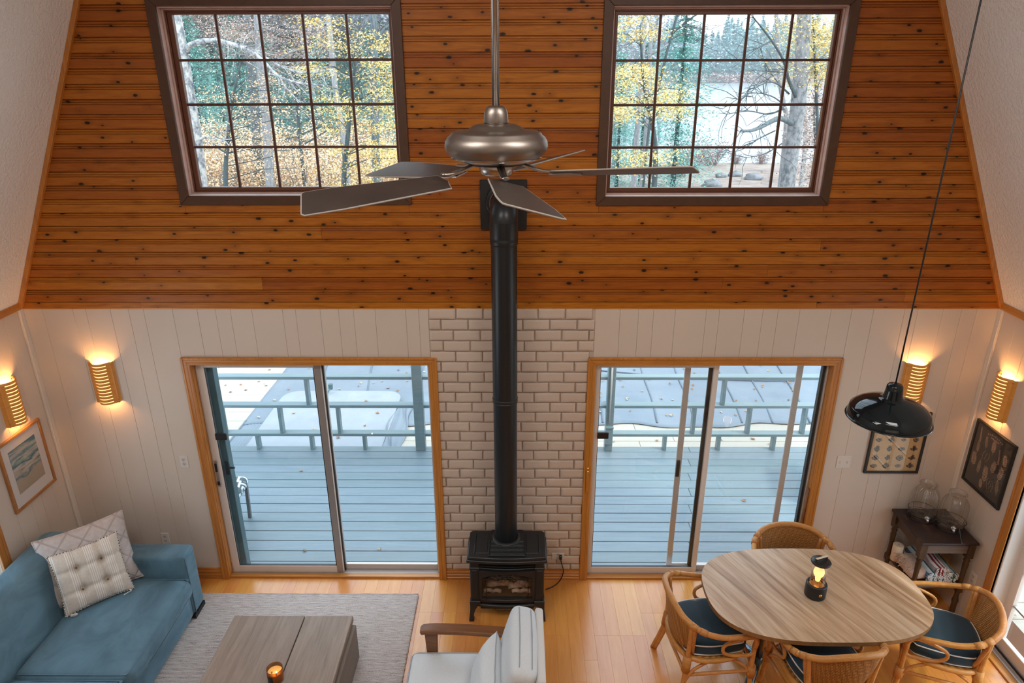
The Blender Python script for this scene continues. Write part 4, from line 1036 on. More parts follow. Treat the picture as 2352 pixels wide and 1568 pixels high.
t.col(t.mix(q_, (.40, .355, .345), t.ramp(t.noise(o_, 30, 4), [(.3, (.48, .43, .42)), (.7, (.57, .52, .505))])))
t.bump(t.math('ADD', t.math('MULTIPLY', q_, .6), t.noise(o_, 14, 4, .6)), .6, .012); M_['quilt'] = t.m
wdir = (.745, .667, 0)
pillow('quilted_pillow', 'large taupe quilted pillow leaning in the sofa corner behind the cream one', .62, .56, .15, M_['quilt'], lean((-3.265, 4.235, .455), wdir, rad(27), .6, .55))
TF = [(-.36, .36), (.36, .36), (-.36, -.36), (.36, -.36)]
pf, Ml = pillow('tufted_pillow', 'small cream ribbed pillow with four tufts on the blue sofa', .47, .47, .13, M_['ribbed'], lean((-3.195, 4.13, .462), wdir, rad(25), .47, .47), TF, M_['stitch'], .003)
for (a, b) in TF:
    o = MB().ball((a*.235, b*.235, .021), .0075, 8).build('tuft_button', M_['button'], pf); o.matrix_local = Ml
for sx, k in ((-1, 0), (1, 1)):
    x = sx*.20
    o = MB().tube(spline([(x, -.225, .0), (x+.012, -.245, .02), (x+.035, -.238, .045), (x+.018, -.228, .06), (x-.005, -.236, .035), (x+.004, -.242, .015)] if k == 0 else [(x, -.225, .0), (x+.005, -.238, .025), (x-.02, -.236, .05), (x-.05, -.232, .095)], 5), .007, 6, flat=.45).build('tie', M_['tie'], pf); o.matrix_local = Ml

# -------- armchair seen from above: walnut arms, pale grey cushions
ac = thing('armchair', 'pale grey upholstered armchair with walnut arms beside the stove', 'armchair', (-.35, 3.4, 0))
for y in (3.725, 3.075):
    arm_ = [(-.685, y, .600), (-.60, y, .612), (-.40, y, .606), (-.16, y, .588), (.02, y, .575)]
    m = MB(); pts = spline(arm_, 5); n = len(pts)
    def armsec(i):
        p = pts[i]; k = i/(n-1); w = .040+.004*math.sin(PI*k); w *= min(1, .55+.45*min(1, k/.06)); return p, w
    vs = []; 
    for i in range(n):
        p, w = armsec(i); vs += [(p.x, p.y-w, p.z-.014), (p.x, p.y-w-.004, p.z), (p.x, p.y-w+.008, p.z+.014), (p.x, p.y+w-.008, p.z+.014), (p.x, p.y+w+.004, p.z), (p.x, p.y+w, p.z-.014)]
    fs = [(i*6+k, i*6+(k+1) % 6, i*6+6+(k+1) % 6, i*6+6+k) for i in range(n-1) for k in range(6)]+[(5, 4, 3, 2, 1, 0), tuple((n-1)*6+k for k in range(6))]
    wb(m.add(vs, fs, False), 'armrest', M_['walnut'], ac, bev=.004, seg=2)
    wb(MB().add([(-.655, y-.024, .60), (-.565, y-.024, .60), (-.565, y+.024, .60), (-.655, y+.024, .60), (-.625, y-.02, 0), (-.585, y-.02, 0), (-.585, y+.02, 0), (-.625, y+.02, 0)], [(0, 1, 2, 3), (7, 6, 5, 4), (0, 4, 5, 1), (1, 5, 6, 2), (2, 6, 7, 3), (3, 7, 4, 0)]), 'leg', M_['walnut'], ac, bev=.005)
    wb(MB().add([(.0, y-.022, .585), (.05, y-.022, .585), (.05, y+.022, .585), (.0, y+.022, .585), (.08, y-.018, 0), (.115, y-.018, 0), (.115, y+.018, 0), (.08, y+.018, 0)], [(0, 1, 2, 3), (7, 6, 5, 4), (0, 4, 5, 1), (1, 5, 6, 2), (2, 6, 7, 3), (3, 7, 4, 0)]), 'leg', M_['walnut'], ac, bev=.005)
wb(MB().box(-.66, .06, 3.10, 3.70, .235, .275), 'seat_rail', M_['walnut'], ac, bev=.006)
wb(MB().rbox(-.43, 3.40, .355, .64, .60, .15, .04, 16, .018), 'seat_cushion', M_['fabric_grey'], ac)
def loop(cx, cy, z, w, d, r=.05, k=5):
    P = []
    for (sx, sy, a0) in ((1, 1, 0), (-1, 1, 90), (-1, -1, 180), (1, -1, 270)):
        for j in range(k): a = rad(a0+90*j/(k-1)); P.append((cx+sx*(w/2-r)+r*math.cos(a), cy+sy*(d/2-r)+r*math.sin(a), z))
    return P
wb(MB().tube(loop(-.43, 3.40, .418, .628, .588), .0045, 6, closed=True).tube(loop(-.43, 3.40, .292, .628, .588), .0045, 6, closed=True), 'seat_piping', M_['seam'], ac)
Rb = Matrix.Translation((-.022, 3.38, .625)) @ Matrix.Rotation(rad(15), 4, 'Y')
o = wb(MB().rbox(0, 0, 0, .165, .60, .52, .055, 18, .0, fn=lambda p: Vector((p.x*(1+.28*(1-(p.y/.3)**2)*(1-(p.z/.28)**2)), p.y, p.z+.02*(1-(p.y/.3)**2)*(1 if p.z > 0 else 0)))), 'back_cushion', M_['fabric_grey'], ac); o.matrix_local = Matrix.Translation(-ac.location) @ Rb
def strip(x, parent, mb):
    return mb.tube([(x, -.30, -.20), (x, -.302, .16), (x, -.285, .235), (x, -.24, .268), (x, 0, .284), (x, .24, .268), (x, .285, .235), (x, .302, .16), (x, .30, -.20)], .004, 6)
m = MB(); strip(-.040, ac, m); strip(.040, ac, m)
o = m.build('cushion_piping', M_['seam'], ac); o.matrix_local = Matrix.Translation(-ac.location) @ Rb
o = MB().rbox(.108, 0, -.03, .055, .62, .56, .018, 10).build('back_frame', M_['fabric_back'], ac); o.matrix_local = Matrix.Translation(-ac.location) @ Rb
lp = thing('lumbar_pillow', 'pale grey lumbar pillow on the armchair seat', 'pillow', (-.23, 3.34, .55))
Ml = Matrix.Translation((-.205, 3.33, .575)) @ Matrix.Rotation(rad(22), 4, 'Y') @ Matrix(((0, 0, 1, 0), (1, 0, 0, 0), (0, 1, 0, 0), (0, 0, 0, 1)))
f_ = pillow_pts(.50, .33, .17, None, .05, .004); n = 30
o = MB().grid(f_(1), n, n).grid(f_(-1), n, n).build('cover', M_['fabric_grey'], lp); o.matrix_local = Matrix.Translation(-lp.location) @ Ml
ring = [f_(1)(i/n, 0) for i in range(n)]+[f_(1)(1, i/n) for i in range(n)]+[f_(1)(1-i/n, 1) for i in range(n)]+[f_(1)(0, 1-i/n) for i in range(n)]
o = MB().tube(ring, .0045, 6, closed=True).build('edge_piping', M_['seam'], lp); o.matrix_local = Matrix.Translation(-lp.location) @ Ml

# -------- dining table
TX, TY, TZ = 2.13, 3.962, .74
dt = thing('dining_table', 'oval dining table with wavy grained laminate top on steel pedestals', 'table', (TX, TY, 0))
def oval(n=120, a=.777, b=.478, e=2.75):
    P = []
    for k in range(n):
        q = 2*PI*k/n; c, s_ = math.cos(q), math.sin(q)
        P.append((a*math.copysign(abs(c)**(2/e), c), b*math.copysign(abs(s_)**(2/e), s_)))
    return P
def clip(P, xa, xb):
    def cut(P, x, keep):
        out = []
        for i in range(len(P)):
            p, q = P[i], P[(i+1) % len(P)]; a, b = keep(p[0]-x), keep(q[0]-x)
            if a >= 0: out.append(p)
            if (a >= 0) != (b >= 0):
                k = (x-p[0])/(q[0]-p[0]); out.append((x, p[1]+k*(q[1]-p[1])))
        return out
    return cut(cut(P, xa, lambda d: d), xb, lambda d: -d)
OV = oval()
for nm, a, b in (('top_half', -1, -.1512), ('top_leaf', -.1508, .1208), ('top_half', .1212, 1)):
    poly = clip(OV, a, b); m = MB(); m.prism(poly, TZ-.034, TZ, mi=0)
    for i in range(len(m.f)):
        if len(m.f[i]) == 4 and i >= 2: m.mi[i] = 1
    m.build(nm, [M_['laminate'], M_['table_edge']], dt, bev=.0005)
M_['ped'] = plain('blue_grey_pedestal_steel', (.10, .17, .22), .22, .75)
M_['ped_col'] = plain('brown_steel_column', (.12, .085, .065), .3, .7)
for sx in (-.33, .33):
    MB().tube([(sx, 0, .10), (sx, 0, TZ-.034)], .030, 20).build('column', M_['ped_col'], dt)
    MB().lathe([(0, .15), (.045, .15), (.052, .135), (.050, .09), (.036, .075), (0, .072)], 24, Matrix.Translation((sx, 0, 0))).build('hub', M_['ped'], dt)
    MB().box(sx-.02, sx+.02, -.28, .28, TZ-.055, TZ-.034).build('top_bracket', M_['stove'], dt, bev=.004)
    for sy in (-1, 1):
        for dx in ((-.16 if sx < 0 else .16),):
            pts = spline([(sx, 0, .125), (sx+dx*.35, sy*.10, .12), (sx+dx*.75, sy*.22, .075), (sx+dx, sy*.34, .018)], 6)
            n = len(pts); m = MB(); vs = []
            for i, p in enumerate(pts):
                tg_ = (pts[min(n-1, i+1)]-pts[max(0, i-1)]).normalized(); sd_v = Vector((-tg_.y, tg_.x, 0)).normalized(); w_ = .045-.018*i/(n-1); h_ = .024-.010*i/(n-1)
                vs += [p+sd_v*w_-Vector((0, 0, h_)), p+sd_v*w_*.8+Vector((0, 0, h_*.4)), p+Vector((0, 0, h_)), p-sd_v*w_*.8+Vector((0, 0, h_*.4)), p-sd_v*w_-Vector((0, 0, h_))]
            fs = [(i*5+k, i*5+(k+1) % 5, i*5+5+(k+1) % 5, i*5+5+k) for i in range(n-1) for k in range(5)]+[(4, 3, 2, 1, 0), tuple((n-1)*5+k for k in range(5))]
            m.add(vs, fs, True).build('foot', M_['ped'], dt)
            MB().lathe([(0, 0), (.014, 0), (.016, .008), (.008, .014), (0, .014)], 12, Matrix.Translation((sx+dx*.97, sy*.335, 0))).build('glide', M_['black'], dt)

# -------- rattan armchairs
HOOP = [(.262, .262, .50), (.272, .262, .565), (.286, .225, .618), (.305, .12, .645), (.316, -.02, .668), (.292, -.155, .712), (.21, -.245, .755), (.105, -.278, .782), (0, -.287, .79)]
HOOP = HOOP+[(-p[0], p[1], p[2]) for p in reversed(HOOP[:-1])]
def make_chair():
    c = thing('rattan_chair', 'x', 'chair', group='rattan armchairs around the dining table')
    hp = spline(HOOP, 6); n = len(hp)
    MB().tube(hp, .0195, 12).build('arm_hoop', M_['rattan'], c)
    # binding on the hoop's back
    MB().tube([hp[i] for i in range(int(n*.33), int(n*.67)+1)], .0218, 12).build('hoop_binding', M_['rattan_wrap'], c)
    for q in (.30, .335, .665, .70):
        i = int(n*q); a, b = hp[i], hp[min(n-1, i+1)]; MB().tube([a+(a-b)*.6, b+(b-a)*.6], .0235, 12).build('wrap_band', M_['rattan_wrap'], c)
    ring = []
    for k in range(28):
        a = 2*PI*k/28; s_, cc = math.sin(a), math.cos(a)
        x = .262*math.copysign(abs(cc)**.75, cc); y = (.25 if s_ > 0 else .245)*math.copysign(abs(s_)**.75, s_)
        ring.append((x, y, .405))
    MB().tube(ring, .019, 10, closed=True).build('seat_ring', M_['rattan_wrap'], c)
    MB().prism([(p[0], p[1]) for p in ring], .398, .410).build('woven_seat', M_['weave'], c)
    # woven back: strands ripple over and under the stakes
    idx0, idx1 = int(n*.335), int(n*.665)
    def back(u, v):
        q = idx0+(idx1-idx0)*u; i = int(q); f = q-i; top = hp[i].lerp(hp[min(n-1, i+1)], f)
        th = rad(222)+rad(96)*(1-u); lo = Vector((.262*math.cos(th), .240*math.sin(th), .42))
        p = top.lerp(lo, v); nrm = Vector((p.x, p.y, 0)).normalized()
        iu, iv = int(round(u*46)), int(round(v*44))
        return p+nrm*(.0028*(1 if (iu//1+iv) % 2 else -1)+.010*math.sin(PI*v))
    o = MB().grid(back, 46, 44).build('woven_back', M_['weave'], c, recalc=False); sdm = o.modifiers.new('thickness', 'SOLIDIFY'); sdm.thickness = .004
    for u in (0.0, 1.0):
        MB().tube([back(u, k/8) for k in range(9)], .0155, 8).build('back_upright', M_['rattan_wrap'], c)
    for sx in (-1, 1):
        for (p, q, r) in (((.262, .262, .53), (.258, .262, .27), (.272, .275, 0)), ((.250, -.205, .728), (.222, -.205, .36), (.298, -.262, 0))):
            P = [Vector((sx*a[0], a[1], a[2])) for a in (p, q, r)]; pts = spline(P, 6); off = Vector((-sx*.018, .012 if p[1] > 0 else .012, 0))
            MB().tube(pts, .0165, 9).tube([s+off*min(1, .5+i/12) for i, s in enumerate(pts)], .0145, 9).build('leg', M_['rattan'], c)
            i = 6; MB().tube([pts[i-1]+off*.4, pts[i+1]+off*.4], .031, 10).build('leg_binding', M_['rattan_wrap'], c)
        # loop under the arm, seat braces
        MB().tube(spline([(sx*.284, .222, .612), (sx*.283, .12, .596), (sx*.280, .03, .555), (sx*.274, .03, .49), (sx*.266, .10, .445), (sx*.262, .21, .43), (sx*.262, .255, .44)], 6), .0125, 9).build('arm_loop', M_['rattan'], c)
        MB().tube(spline([(sx*.266, .262, .22), (sx*.25, .21, .32), (sx*.235, .10, .385), (sx*.20, .0, .398)], 6), .0115, 8).build('bent_brace', M_['rattan'], c)
        MB().tube(spline([(sx*.25, -.222, .22), (sx*.245, -.16, .32), (sx*.24, -.05, .385), (sx*.21, .02, .398)], 6), .0115, 8).build('bent_brace', M_['rattan'], c)
        MB().tube([(sx*.262, .262, .285), (sx*.238, -.21, .275)], .0125, 8).build('stretcher', M_['rattan'], c)
    MB().tube(spline([(.262, .264, .22), (.22, .262, .33), (.10, .258, .388), (0, .256, .395), (-.10, .258, .388), (-.22, .262, .33), (-.262, .264, .22)], 5), .0115, 8).build('front_arch', M_['rattan'], c)
    MB().tube([(.238, -.21, .275), (-.238, -.21, .275)], .0125, 8).build('stretcher', M_['rattan'], c)
    return c
def squircle(x, y, hx, hy):
    a, b = x/hx, y/hy
    k = .62 if y < 0 else .30
    return Vector((hx*a*math.sqrt(max(0, 1-k*b*b/2)), hy*b*math.sqrt(max(0, 1-k*a*a/2)), 0))
def make_cushion():
    t_ = thing('seat_cushion', 'x', 'cushion', group='navy seat cushions on the rattan chairs')
    hx, hy = .238, .238
    def fn(p):
        q = squircle(p.x, p.y, hx, hy); z = p.z
        cr = .020*math.exp(-((p.y-.005)/.035)**2)*(1-(p.x/hx)**2*.4)
        if z > 0: z -= cr
        return Vector((q.x, q.y, z))
    MB().rbox(0, .01, .056, 2*hx, 2*hy, .112, .050, 22, .018, fn=fn).build('cover', M_['navy'], t_)
    for z, nm in ((.092, 'piping'), (.016, 'piping')):
        P = []
        for (x0, y0, x1, y1) in ((-1, -1, 1, -1), (1, -1, 1, 1), (1, 1, -1, 1), (-1, 1, -1, -1)):
            for k in range(14):
                a = k/14; x, y = (x0+(x1-x0)*a), (y0+(y1-y0)*a)
                mlen = max(abs(x), abs(y)); q = squircle(x*hx*.972, y*hy*.972, hx, hy); rr = .93 if abs(x) > .93 and abs(y) > .93 else 1
                P.append((q.x*rr, q.y*rr+.01, z))
        MB().tube(P, .0048, 6, closed=True).build(nm, M_['piping'], t_)
    return t_
CH = [((1.36, 3.91), -83, 'rattan armchair at the left end of the dining table'), ((3.045, 3.83), 68, 'rattan armchair at the right end of the table, beside the glazed door'), ((2.19, 4.40), 176, 'rattan armchair on the far side of the table, its back to the sliding door'), ((2.10, 3.60), 6, 'rattan armchair on the near side of the table, its back to the viewer')]
CL = ['navy seat cushion with white piping on the chair at the table\'s left end', 'navy seat cushion with white piping on the chair by the glazed right door', 'navy seat cushion on the far chair, mostly hidden behind the table', 'navy seat cushion with white piping on the near chair seen from behind']
c0 = make_chair(); k0 = make_cushion()
for i, ((x, y), a, lb) in enumerate(CH):
    o = c0 if i == 0 else dup(c0, (0, 0, 0)); o.location = (x, y, 0); o.rotation_euler = (0, 0, rad(a)); o['label'] = lb
    o = k0 if i == 0 else dup(k0, (0, 0, 0)); o.location = (x, y, .4125); o.rotation_euler = (0, 0, rad(a)); o['label'] = CL[i]

# -------- lantern
ln_ = thing('table_lantern', 'small black lantern with a lit round bulb on the dining table', 'lantern', (2.125, 3.925, TZ), rad(20))
MB().lathe([(0, 0), (.066, 0), (.071, .006), (.072, .012), (.072, .100), (.068, .110), (.056, .112), (.054, .106), (.052, .098)], 40).build('base', M_['lamp_base'], ln_)
MB().lathe([(0, .098), (.053, .098)], 32).build('brass_plate', M_['brass'], ln_)
MB().lathe([(0, .004), (.011, .004), (.012, 0)], 16, Matrix.Translation((-.022, -.0695, .055)) @ Matrix.Rotation(rad(90), 4, 'X') @ Matrix.Rotation(rad(-17), 4, 'Y')).build('dimmer_knob', M_['brass'], ln_)
MB().lathe([(.0515, .106), (.0515, .282), (.049, .282), (.049, .106), (.0515, .106)], 36).build('glass_chimney', M_['lantern_glass'], ln_)
MB().lathe([(0, .282), (.060, .282), (.066, .286), (.068, .294), (.064, .300), (.03, .303), (0, .304)], 40).build('cap', M_['lamp_base'], ln_)
for a in (35, 155, 275): MB().tube([(.026*math.cos(rad(a)), .026*math.sin(rad(a)), .098), (.026*math.cos(rad(a)), .026*math.sin(rad(a)), .14)], .0022, 6).build('bulb_post', M_['brass'], ln_)
MB().lathe([(0, .128), (.015, .130), (.019, .150), (.017, .162), (.024, .170), (.034, .186), (.0375, .205), (.034, .225), (.022, .239), (0, .244)], 24).build('bulb', M_['bulb'], ln_)
MB().box(-.05, .05, -.008, .008, .318, .328).box(-.05, -.042, -.007, .007, .302, .32).box(.042, .05, -.007, .007, .302, .32).build('carry_bar', M_['lamp_base'], ln_, bev=.002)
MB().box(-.048, .048, -.0085, .0085, .328, .3305).build('bar_inlay', M_['cream'], ln_, bev=.001)
lamp('lantern_light', 'POINT', 1.6, (1, .58, .22), (0, 0, .205), size=.04, parent=ln_)

# -------- side table in the corner, with what stands on and in it
X0, X1, Y0, Y1, SZ = 3.172, 3.625, 4.452, 4.918, .78
sdt = thing('side_table', 'dark worn side table with turned legs in the right corner', 'table', ((X0+X1)/2, (Y0+Y1)/2, 0))
wb(MB().box(X0, X1, Y0, Y1, SZ-.022, SZ), 'top', M_['old_wood'], sdt, bev=.005, seg=2)
i_ = .038
wb(MB().box(X0+i_+.02, X1-i_-.02, Y0+i_-.012, Y0+i_+.006, SZ-.115, SZ-.022), 'apron', M_['old_apron'], sdt, bev=.002)
wb(MB().box(X0+i_+.02, X1-i_-.02, Y1-i_-.006, Y1-i_+.012, SZ-.115, SZ-.022), 'apron', M_['old_leg'], sdt, bev=.002)
wb(MB().box(X0+i_-.012, X0+i_+.006, Y0+i_+.02, Y1-i_-.02, SZ-.115, SZ-.022), 'apron', M_['old_leg'], sdt, bev=.002)
wb(MB().box(X1-i_-.006, X1-i_+.012, Y0+i_+.02, Y1-i_-.02, SZ-.115, SZ-.022), 'apron', M_['old_leg'], sdt, bev=.002)
LEGP = [(.012, 0), (.018, .02), (.022, .06), (.020, .16), (.026, .19), (.016, .24), (.018, .27), (.026, .30), (.024, .33), (.017, .40), (.019, .50), (.023, .56), (.018, .575), (.025, .595), (.018, .612), (.026, .625)]
for x in (X0+i_, X1-i_):
    for y in (Y0+i_, Y1-i_):
        wb(MB().lathe([(0, 0)]+LEGP+[(0, .63)], 20, Matrix.Translation((x, y, 0))).box(x-.026, x+.026, y-.026, y+.026, .625, SZ-.022).box(x-.022, x+.022, y-.022, y+.022, .285, .345), 'leg', M_['old_leg'], sdt, bev=0)
wb(MB().box(X0+.02, X1-.02, Y0+.015, Y1-.02, .325, .348), 'lower_shelf', M_['old_leg'], sdt, bev=.004)
def dispenser(label, x, y, rz):
    t_ = thing('drink_dispenser', label, 'dispenser', (x, y, SZ), rz, 'ribbed glass drink dispensers on the side table')
    MB().lathe([(.02, .030), (.076, .030), (.089, .035), (.095, .052), (.098, .10), (.098, .19), (.095, .222), (.086, .250), (.072, .270), (.062, .280), (.058, .287)], 168, rib=.032, ribn=28).build('ribbed_jar', M_['jar_glass'], t_)
    MB().lathe([(.058, .287), (.056, .298), (.062, .308), (.066, .314), (.066, .324), (.060, .328), (.054, .324), (.052, .306)], 48).build('neck', M_['jar_glass'], t_)
    for z, r in ((.006, .100), (.072, .106)): MB().tube([(r*math.cos(2*PI*k/40), r*math.sin(2*PI*k/40), z) for k in range(40)], .0032, 6, closed=True).build('wire_ring', M_['black'], t_)
    MB().tube([(.098*math.cos(2*PI*k/40), .098*math.sin(2*PI*k/40), .027) for k in range(40)], .0026, 6, closed=True).build('wire_ring', M_['black'], t_)
    for a in (20, 110, 200, 290):
        ca, sa = math.cos(rad(a)), math.sin(rad(a)); MB().tube([(.100*ca, .100*sa, .004), (.106*ca, .106*sa, .072)], .003, 6).build('wire_upright', M_['black'], t_)
    MB().tube([(.108*math.cos(rad(200))+.028*math.cos(q)*math.cos(rad(200)), .108*math.sin(rad(200))+.028*math.cos(q)*math.sin(rad(200)), .045+.024*math.sin(q)) for q in [2*PI*k/16 for k in range(16)]], .003, 6, closed=True).build('wire_handle', M_['black'], t_)
    MB().tube([(0, -.096, .058), (0, -.135, .058)], .011, 12).tube([(0, -.13, .066), (0, -.138, .036)], .010, 10).tube([(-.014, -.13, .074), (.014, -.13, .074)], .007, 8).lathe([(0, .018), (.018, .016), (.020, .008), (.018, 0), (0, 0)], 16, Matrix.Translation((0, -.103, .058)) @ Matrix.Rotation(rad(90), 4, 'X')).build('spigot', M_['steel'], t_)
    return t_
dispenser('ribbed glass drink dispenser at the back of the side table, nearer the sliding door wall', 3.355, 4.808, rad(-12))
d2 = dispenser('ribbed glass drink dispenser on the side table, nearer the botanical print', 3.512, 4.672, rad(-22))
MB().tube([(.04, -.118, .068), (.052, -.135, .02), (.055, -.175, .004), (.055, -.20, .003)], .0022, 6).tube([(.055, -.198, .004), (.055, -.212, .004)], .0042, 8).build('hanging_tag_cord', M_['teal_trim'], d2)
pc = thing('pillar_candle', 'cream pillar candle standing on the lower shelf of the side table', 'candle', (3.225, 4.80, .348))
MB().lathe([(0, 0), (.040, 0), (.042, .004), (.042, .150), (.039, .154), (.02, .150), (0, .148)], 28).build('wax_body', M_['cream'], pc)
MB().tube([(0, 0, .147), (.001, 0, .162)], .0018, 6).build('wick', M_['wick'], pc)
# beige throw with knotted fringe
tw = thing('folded_throw', 'folded beige fringed throw on the lower shelf of the side table', 'throw', (3.27, 4.66, .348))
wb(MB().rbox(3.285, 4.66, .395, .16, .25, .085, .03, 12, .012, fn=lambda p: p+Vector((0, 0, .008*noise.noise(Vector((p.x*18, p.y*18, 2)))))), 'folded_cloth', M_['throw'], tw)
m = MB(); q = random.Random(9)
for k in range(90):
    y = 4.55+.22*q.random(); x = 3.215+.11*q.random(); z = .435+.012*q.random()
    P = [(x, y, z)]
    for j in range(4): x -= q.uniform(.002, .018); y += q.uniform(-.014, .012); z -= q.uniform(-.006, .018); P.append((x, y, max(.352, z)))
    m.tube(spline(P, 3), .0035, 5)
o = wb(m, 'knotted_fringe', M_['throw'], tw); o['kind'] = 'stuff'
def stripe_mat(name, cols, sc_):
    t = NT(name, .9); o = t.obj(); v = t.noise(t.map(o, (1, 1, 1)), 5, 2, .5); s = t.n('SeparateXYZ', {0: o}, out=0)
    w = t.math('FRACT', t.math('ADD', t.math('MULTIPLY', s, sc_), t.math('MULTIPLY', v, .4)))
    n = len(cols); rr = t.n('ValToRGB', {'Fac': w}); nd = rr.node; e = nd.color_ramp.elements; nd.color_ramp.interpolation = 'CONSTANT'
    while len(e) < n: e.new(.5)
    for i, c in enumerate(cols): e[i].position = i/n; e[i].color = (*c, 1)
    t.col(rr); t.bump(t.noise(o, 160, 3), .3, .004); return t.m
WH = (.78, .78, .78)
ST = [stripe_mat('red_white_stripe', (WH, (.32, .03, .035), WH, (.36, .30, .32), WH, (.30, .03, .04)), 11), stripe_mat('teal_white_stripe', (WH, (.05, .22, .26), WH, (.09, .16, .30), (.5, .6, .62)), 12), stripe_mat('green_grey_stripe', ((.62, .66, .62), (.08, .18, .16), (.45, .5, .48), WH), 12), stripe_mat('blue_multi_stripe', (WH, (.05, .07, .16), WH, (.25, .05, .06), (.3, .42, .5)), 13)]
TW = [((3.43, .455), .056, 0, 'red and white striped towel roll uppermost on the side table shelf'), ((3.365, .400), .050, 1, 'teal and white striped towel roll on the side table shelf, left in the stack'), ((3.52, .405), .056, 2, 'green and grey striped towel roll on the side table shelf, right in the stack'), ((3.445, .388), .038, 3, 'navy and red striped towel roll lowest in the middle of the stack')]
for (x, z), r, k, lb in TW:
    t_ = thing('rolled_towel', lb, 'towel', (x, 4.68, z), 0, 'rolled striped towels on the side table shelf')
    L = .34
    def outer(u, v, r=r, k=k):
        a = 2*PI*u; rr = r*(1+.05*math.sin(3*a+k)+.03*noise.noise(Vector((v*9, a, k)))); return (rr*math.cos(a), -L/2+L*v, rr*math.sin(a)*.95)
    MB().grid(outer, 26, 8, cu=True).build('roll', ST[k], t_, recalc=True)
    sp = []
    for j in range(60):
        a = j*.36; rr = r*(1-j/66); sp.append((rr*math.cos(a), -L/2-.004+.003*math.sin(j), rr*math.sin(a)*.95))
    MB().tube(sp, .0055, 6, flat=1.0).build('spiral_end', ST[k], t_)
    m = MB(); q = random.Random(k+20)
    for j in range(26):
        a = q.uniform(0, 2*PI); rr = r*q.uniform(.5, 1.02); p = Vector((rr*math.cos(a), -L/2, rr*math.sin(a))); P = [p]
        for i in range(3): p = p+Vector((q.uniform(-.012, .012), -q.uniform(.002, .010), -q.uniform(0, .012))); P.append(p)
        m.tube(P, .0026, 5)
    o = m.build('fringe', M_['piping'], t_); o['kind'] = 'stuff'
# ================================================================ OUTSIDE
DZ = -.10
deck = MB().box(-6, 6, 5.14, 7.42, -.35, DZ-.045).build('deck', M_['teal_trim'], kind='structure')
r_ = random.Random(21); ys = [5.145+.1563*k for k in range(15)]
for i, y in enumerate(ys):
    y1 = y+.1495 if i < 14 else 7.46
    cuts = [-6, r_.uniform(-4.5, -3.8), r_.uniform(-.6, .6), 1.62+.035*i if i % 2 == 0 else 3.6, 6]
    for a, b in zip(cuts[:-1], cuts[1:]):
        if b-a > .05: MB().box(a+.0015, b-.0015, y, y1, DZ-.04, DZ+r_.uniform(-.0015, .0015)).build('deck_board', M_['deck'], deck, bev=.004)
rl = thing('deck_railing', 'teal grey wooden deck railing with staggered short balusters', 'railing', (0, 7.41, DZ))
for z in (.852, .478, .091): wb(MB().box(-6, 6, 7.366, 7.47, z, z+.037), 'rail', M_['rail'], rl, bev=.004)
for xs, za, zb in (((-3.87, -2.525, 2.451, 3.80, 5.1), .515, .852), ((-4.2, -3.6, -2.891, -2.183, 2.127, 2.794, 3.46, 4.1), .128, .478), ((-4.5, -3.86, -3.21, -2.545, -1.891, 1.80, 2.458, 3.132, 3.8, 4.5), DZ, .091)):
    for x in xs: wb(MB().box(x-.019, x+.019, 7.366, 7.455, za, zb), 'baluster', M_['rail'], rl, bev=.003)
for x, wd in ((-1.198, .060), (1.105, .047), (-4.9, .05), (4.9, .05)):
    wb(MB().box(x-wd, x+wd, 7.345, 7.44, DZ, 1.28), 'post', M_['rail'], rl, bev=.005)
wb(MB().tube([(1.10, 7.335, .30), (1.10, 7.335, 1.2)], .010, 8), 'conduit', M_['alu'], rl)
wb(MB().box(1.06, 1.145, 7.30, 7.345, .02, .24).box(1.055, 1.15, 7.295, 7.345, .23, .255), 'junction_box', M_['rail'], rl, bev=.004)

# patio chairs on the deck
t = NT('black_white_pattern', .85); o_ = t.obj(); d_ = t.n('TexVoronoi', {'Vector': t.map(o_, (8, 8, 8), rot=(0, 0, .6)), 'Scale': 1.0}, out='Distance', feature='DISTANCE_TO_EDGE', distance='MANHATTAN') if False else t.n('TexVoronoi', {'Vector': t.map(o_, (9, 9, 9), rot=(0, 0, .6)), 'Scale': 1.0}, out='Distance', distance='MANHATTAN')
t.col(t.ramp(t.math('FRACT', t.math('MULTIPLY', d_, 1.7)), [(.45, (.08, .12, .14)), (.5, (.75, .8, .82))])); M_['pattern'] = t.m
def patio_chair(label, x, y, rz):
    c = thing('patio_chair', label, 'chair', (x, y, DZ), rz, 'patio chairs on the deck')
    for sx in (-1, 1):
        for sy in (-1, 1):
            MB().prism([(-.016, -.016), (.016, -.016), (.016, .016), (-.016, .016)], 0, .40, Matrix.Translation((sx*.27, sy*.25, 0)) @ Matrix.Rotation(sx*.08, 4, 'Y')).build('leg', M_['foot2'], c, bev=.003)
    MB().box(-.29, .29, -.27, .27, .36, .40).build('seat_frame', M_['foot2'], c, bev=.01)
    MB().rbox(0, .02, .45, .58, .56, .11, .045, 12, .015).build('patterned_cushion', M_['pattern'], c)
    for sx in (-1, 1): MB().tube([(sx*.27, -.27, .36), (sx*.27, -.36, .86)], .016, 8).build('back_post', M_['foot2'], c)
    MB().rbox(0, 0, 0, .56, .10, .46, .04, 10).build('back_cushion', M_['pattern'], c).matrix_local = Matrix.Translation((0, -.28, .70)) @ Matrix.Rotation(rad(10), 4, 'X')
    return c
M_['foot2'] = plain('grey_metal', (.16, .165, .17), .5)
patio_chair('patio chair with black and white patterned cushion behind the left door', -3.06, 5.72, rad(-90))
patio_chair('dark patterned patio chair at the right edge of the right sliding door', 3.50, 6.45, rad(80))

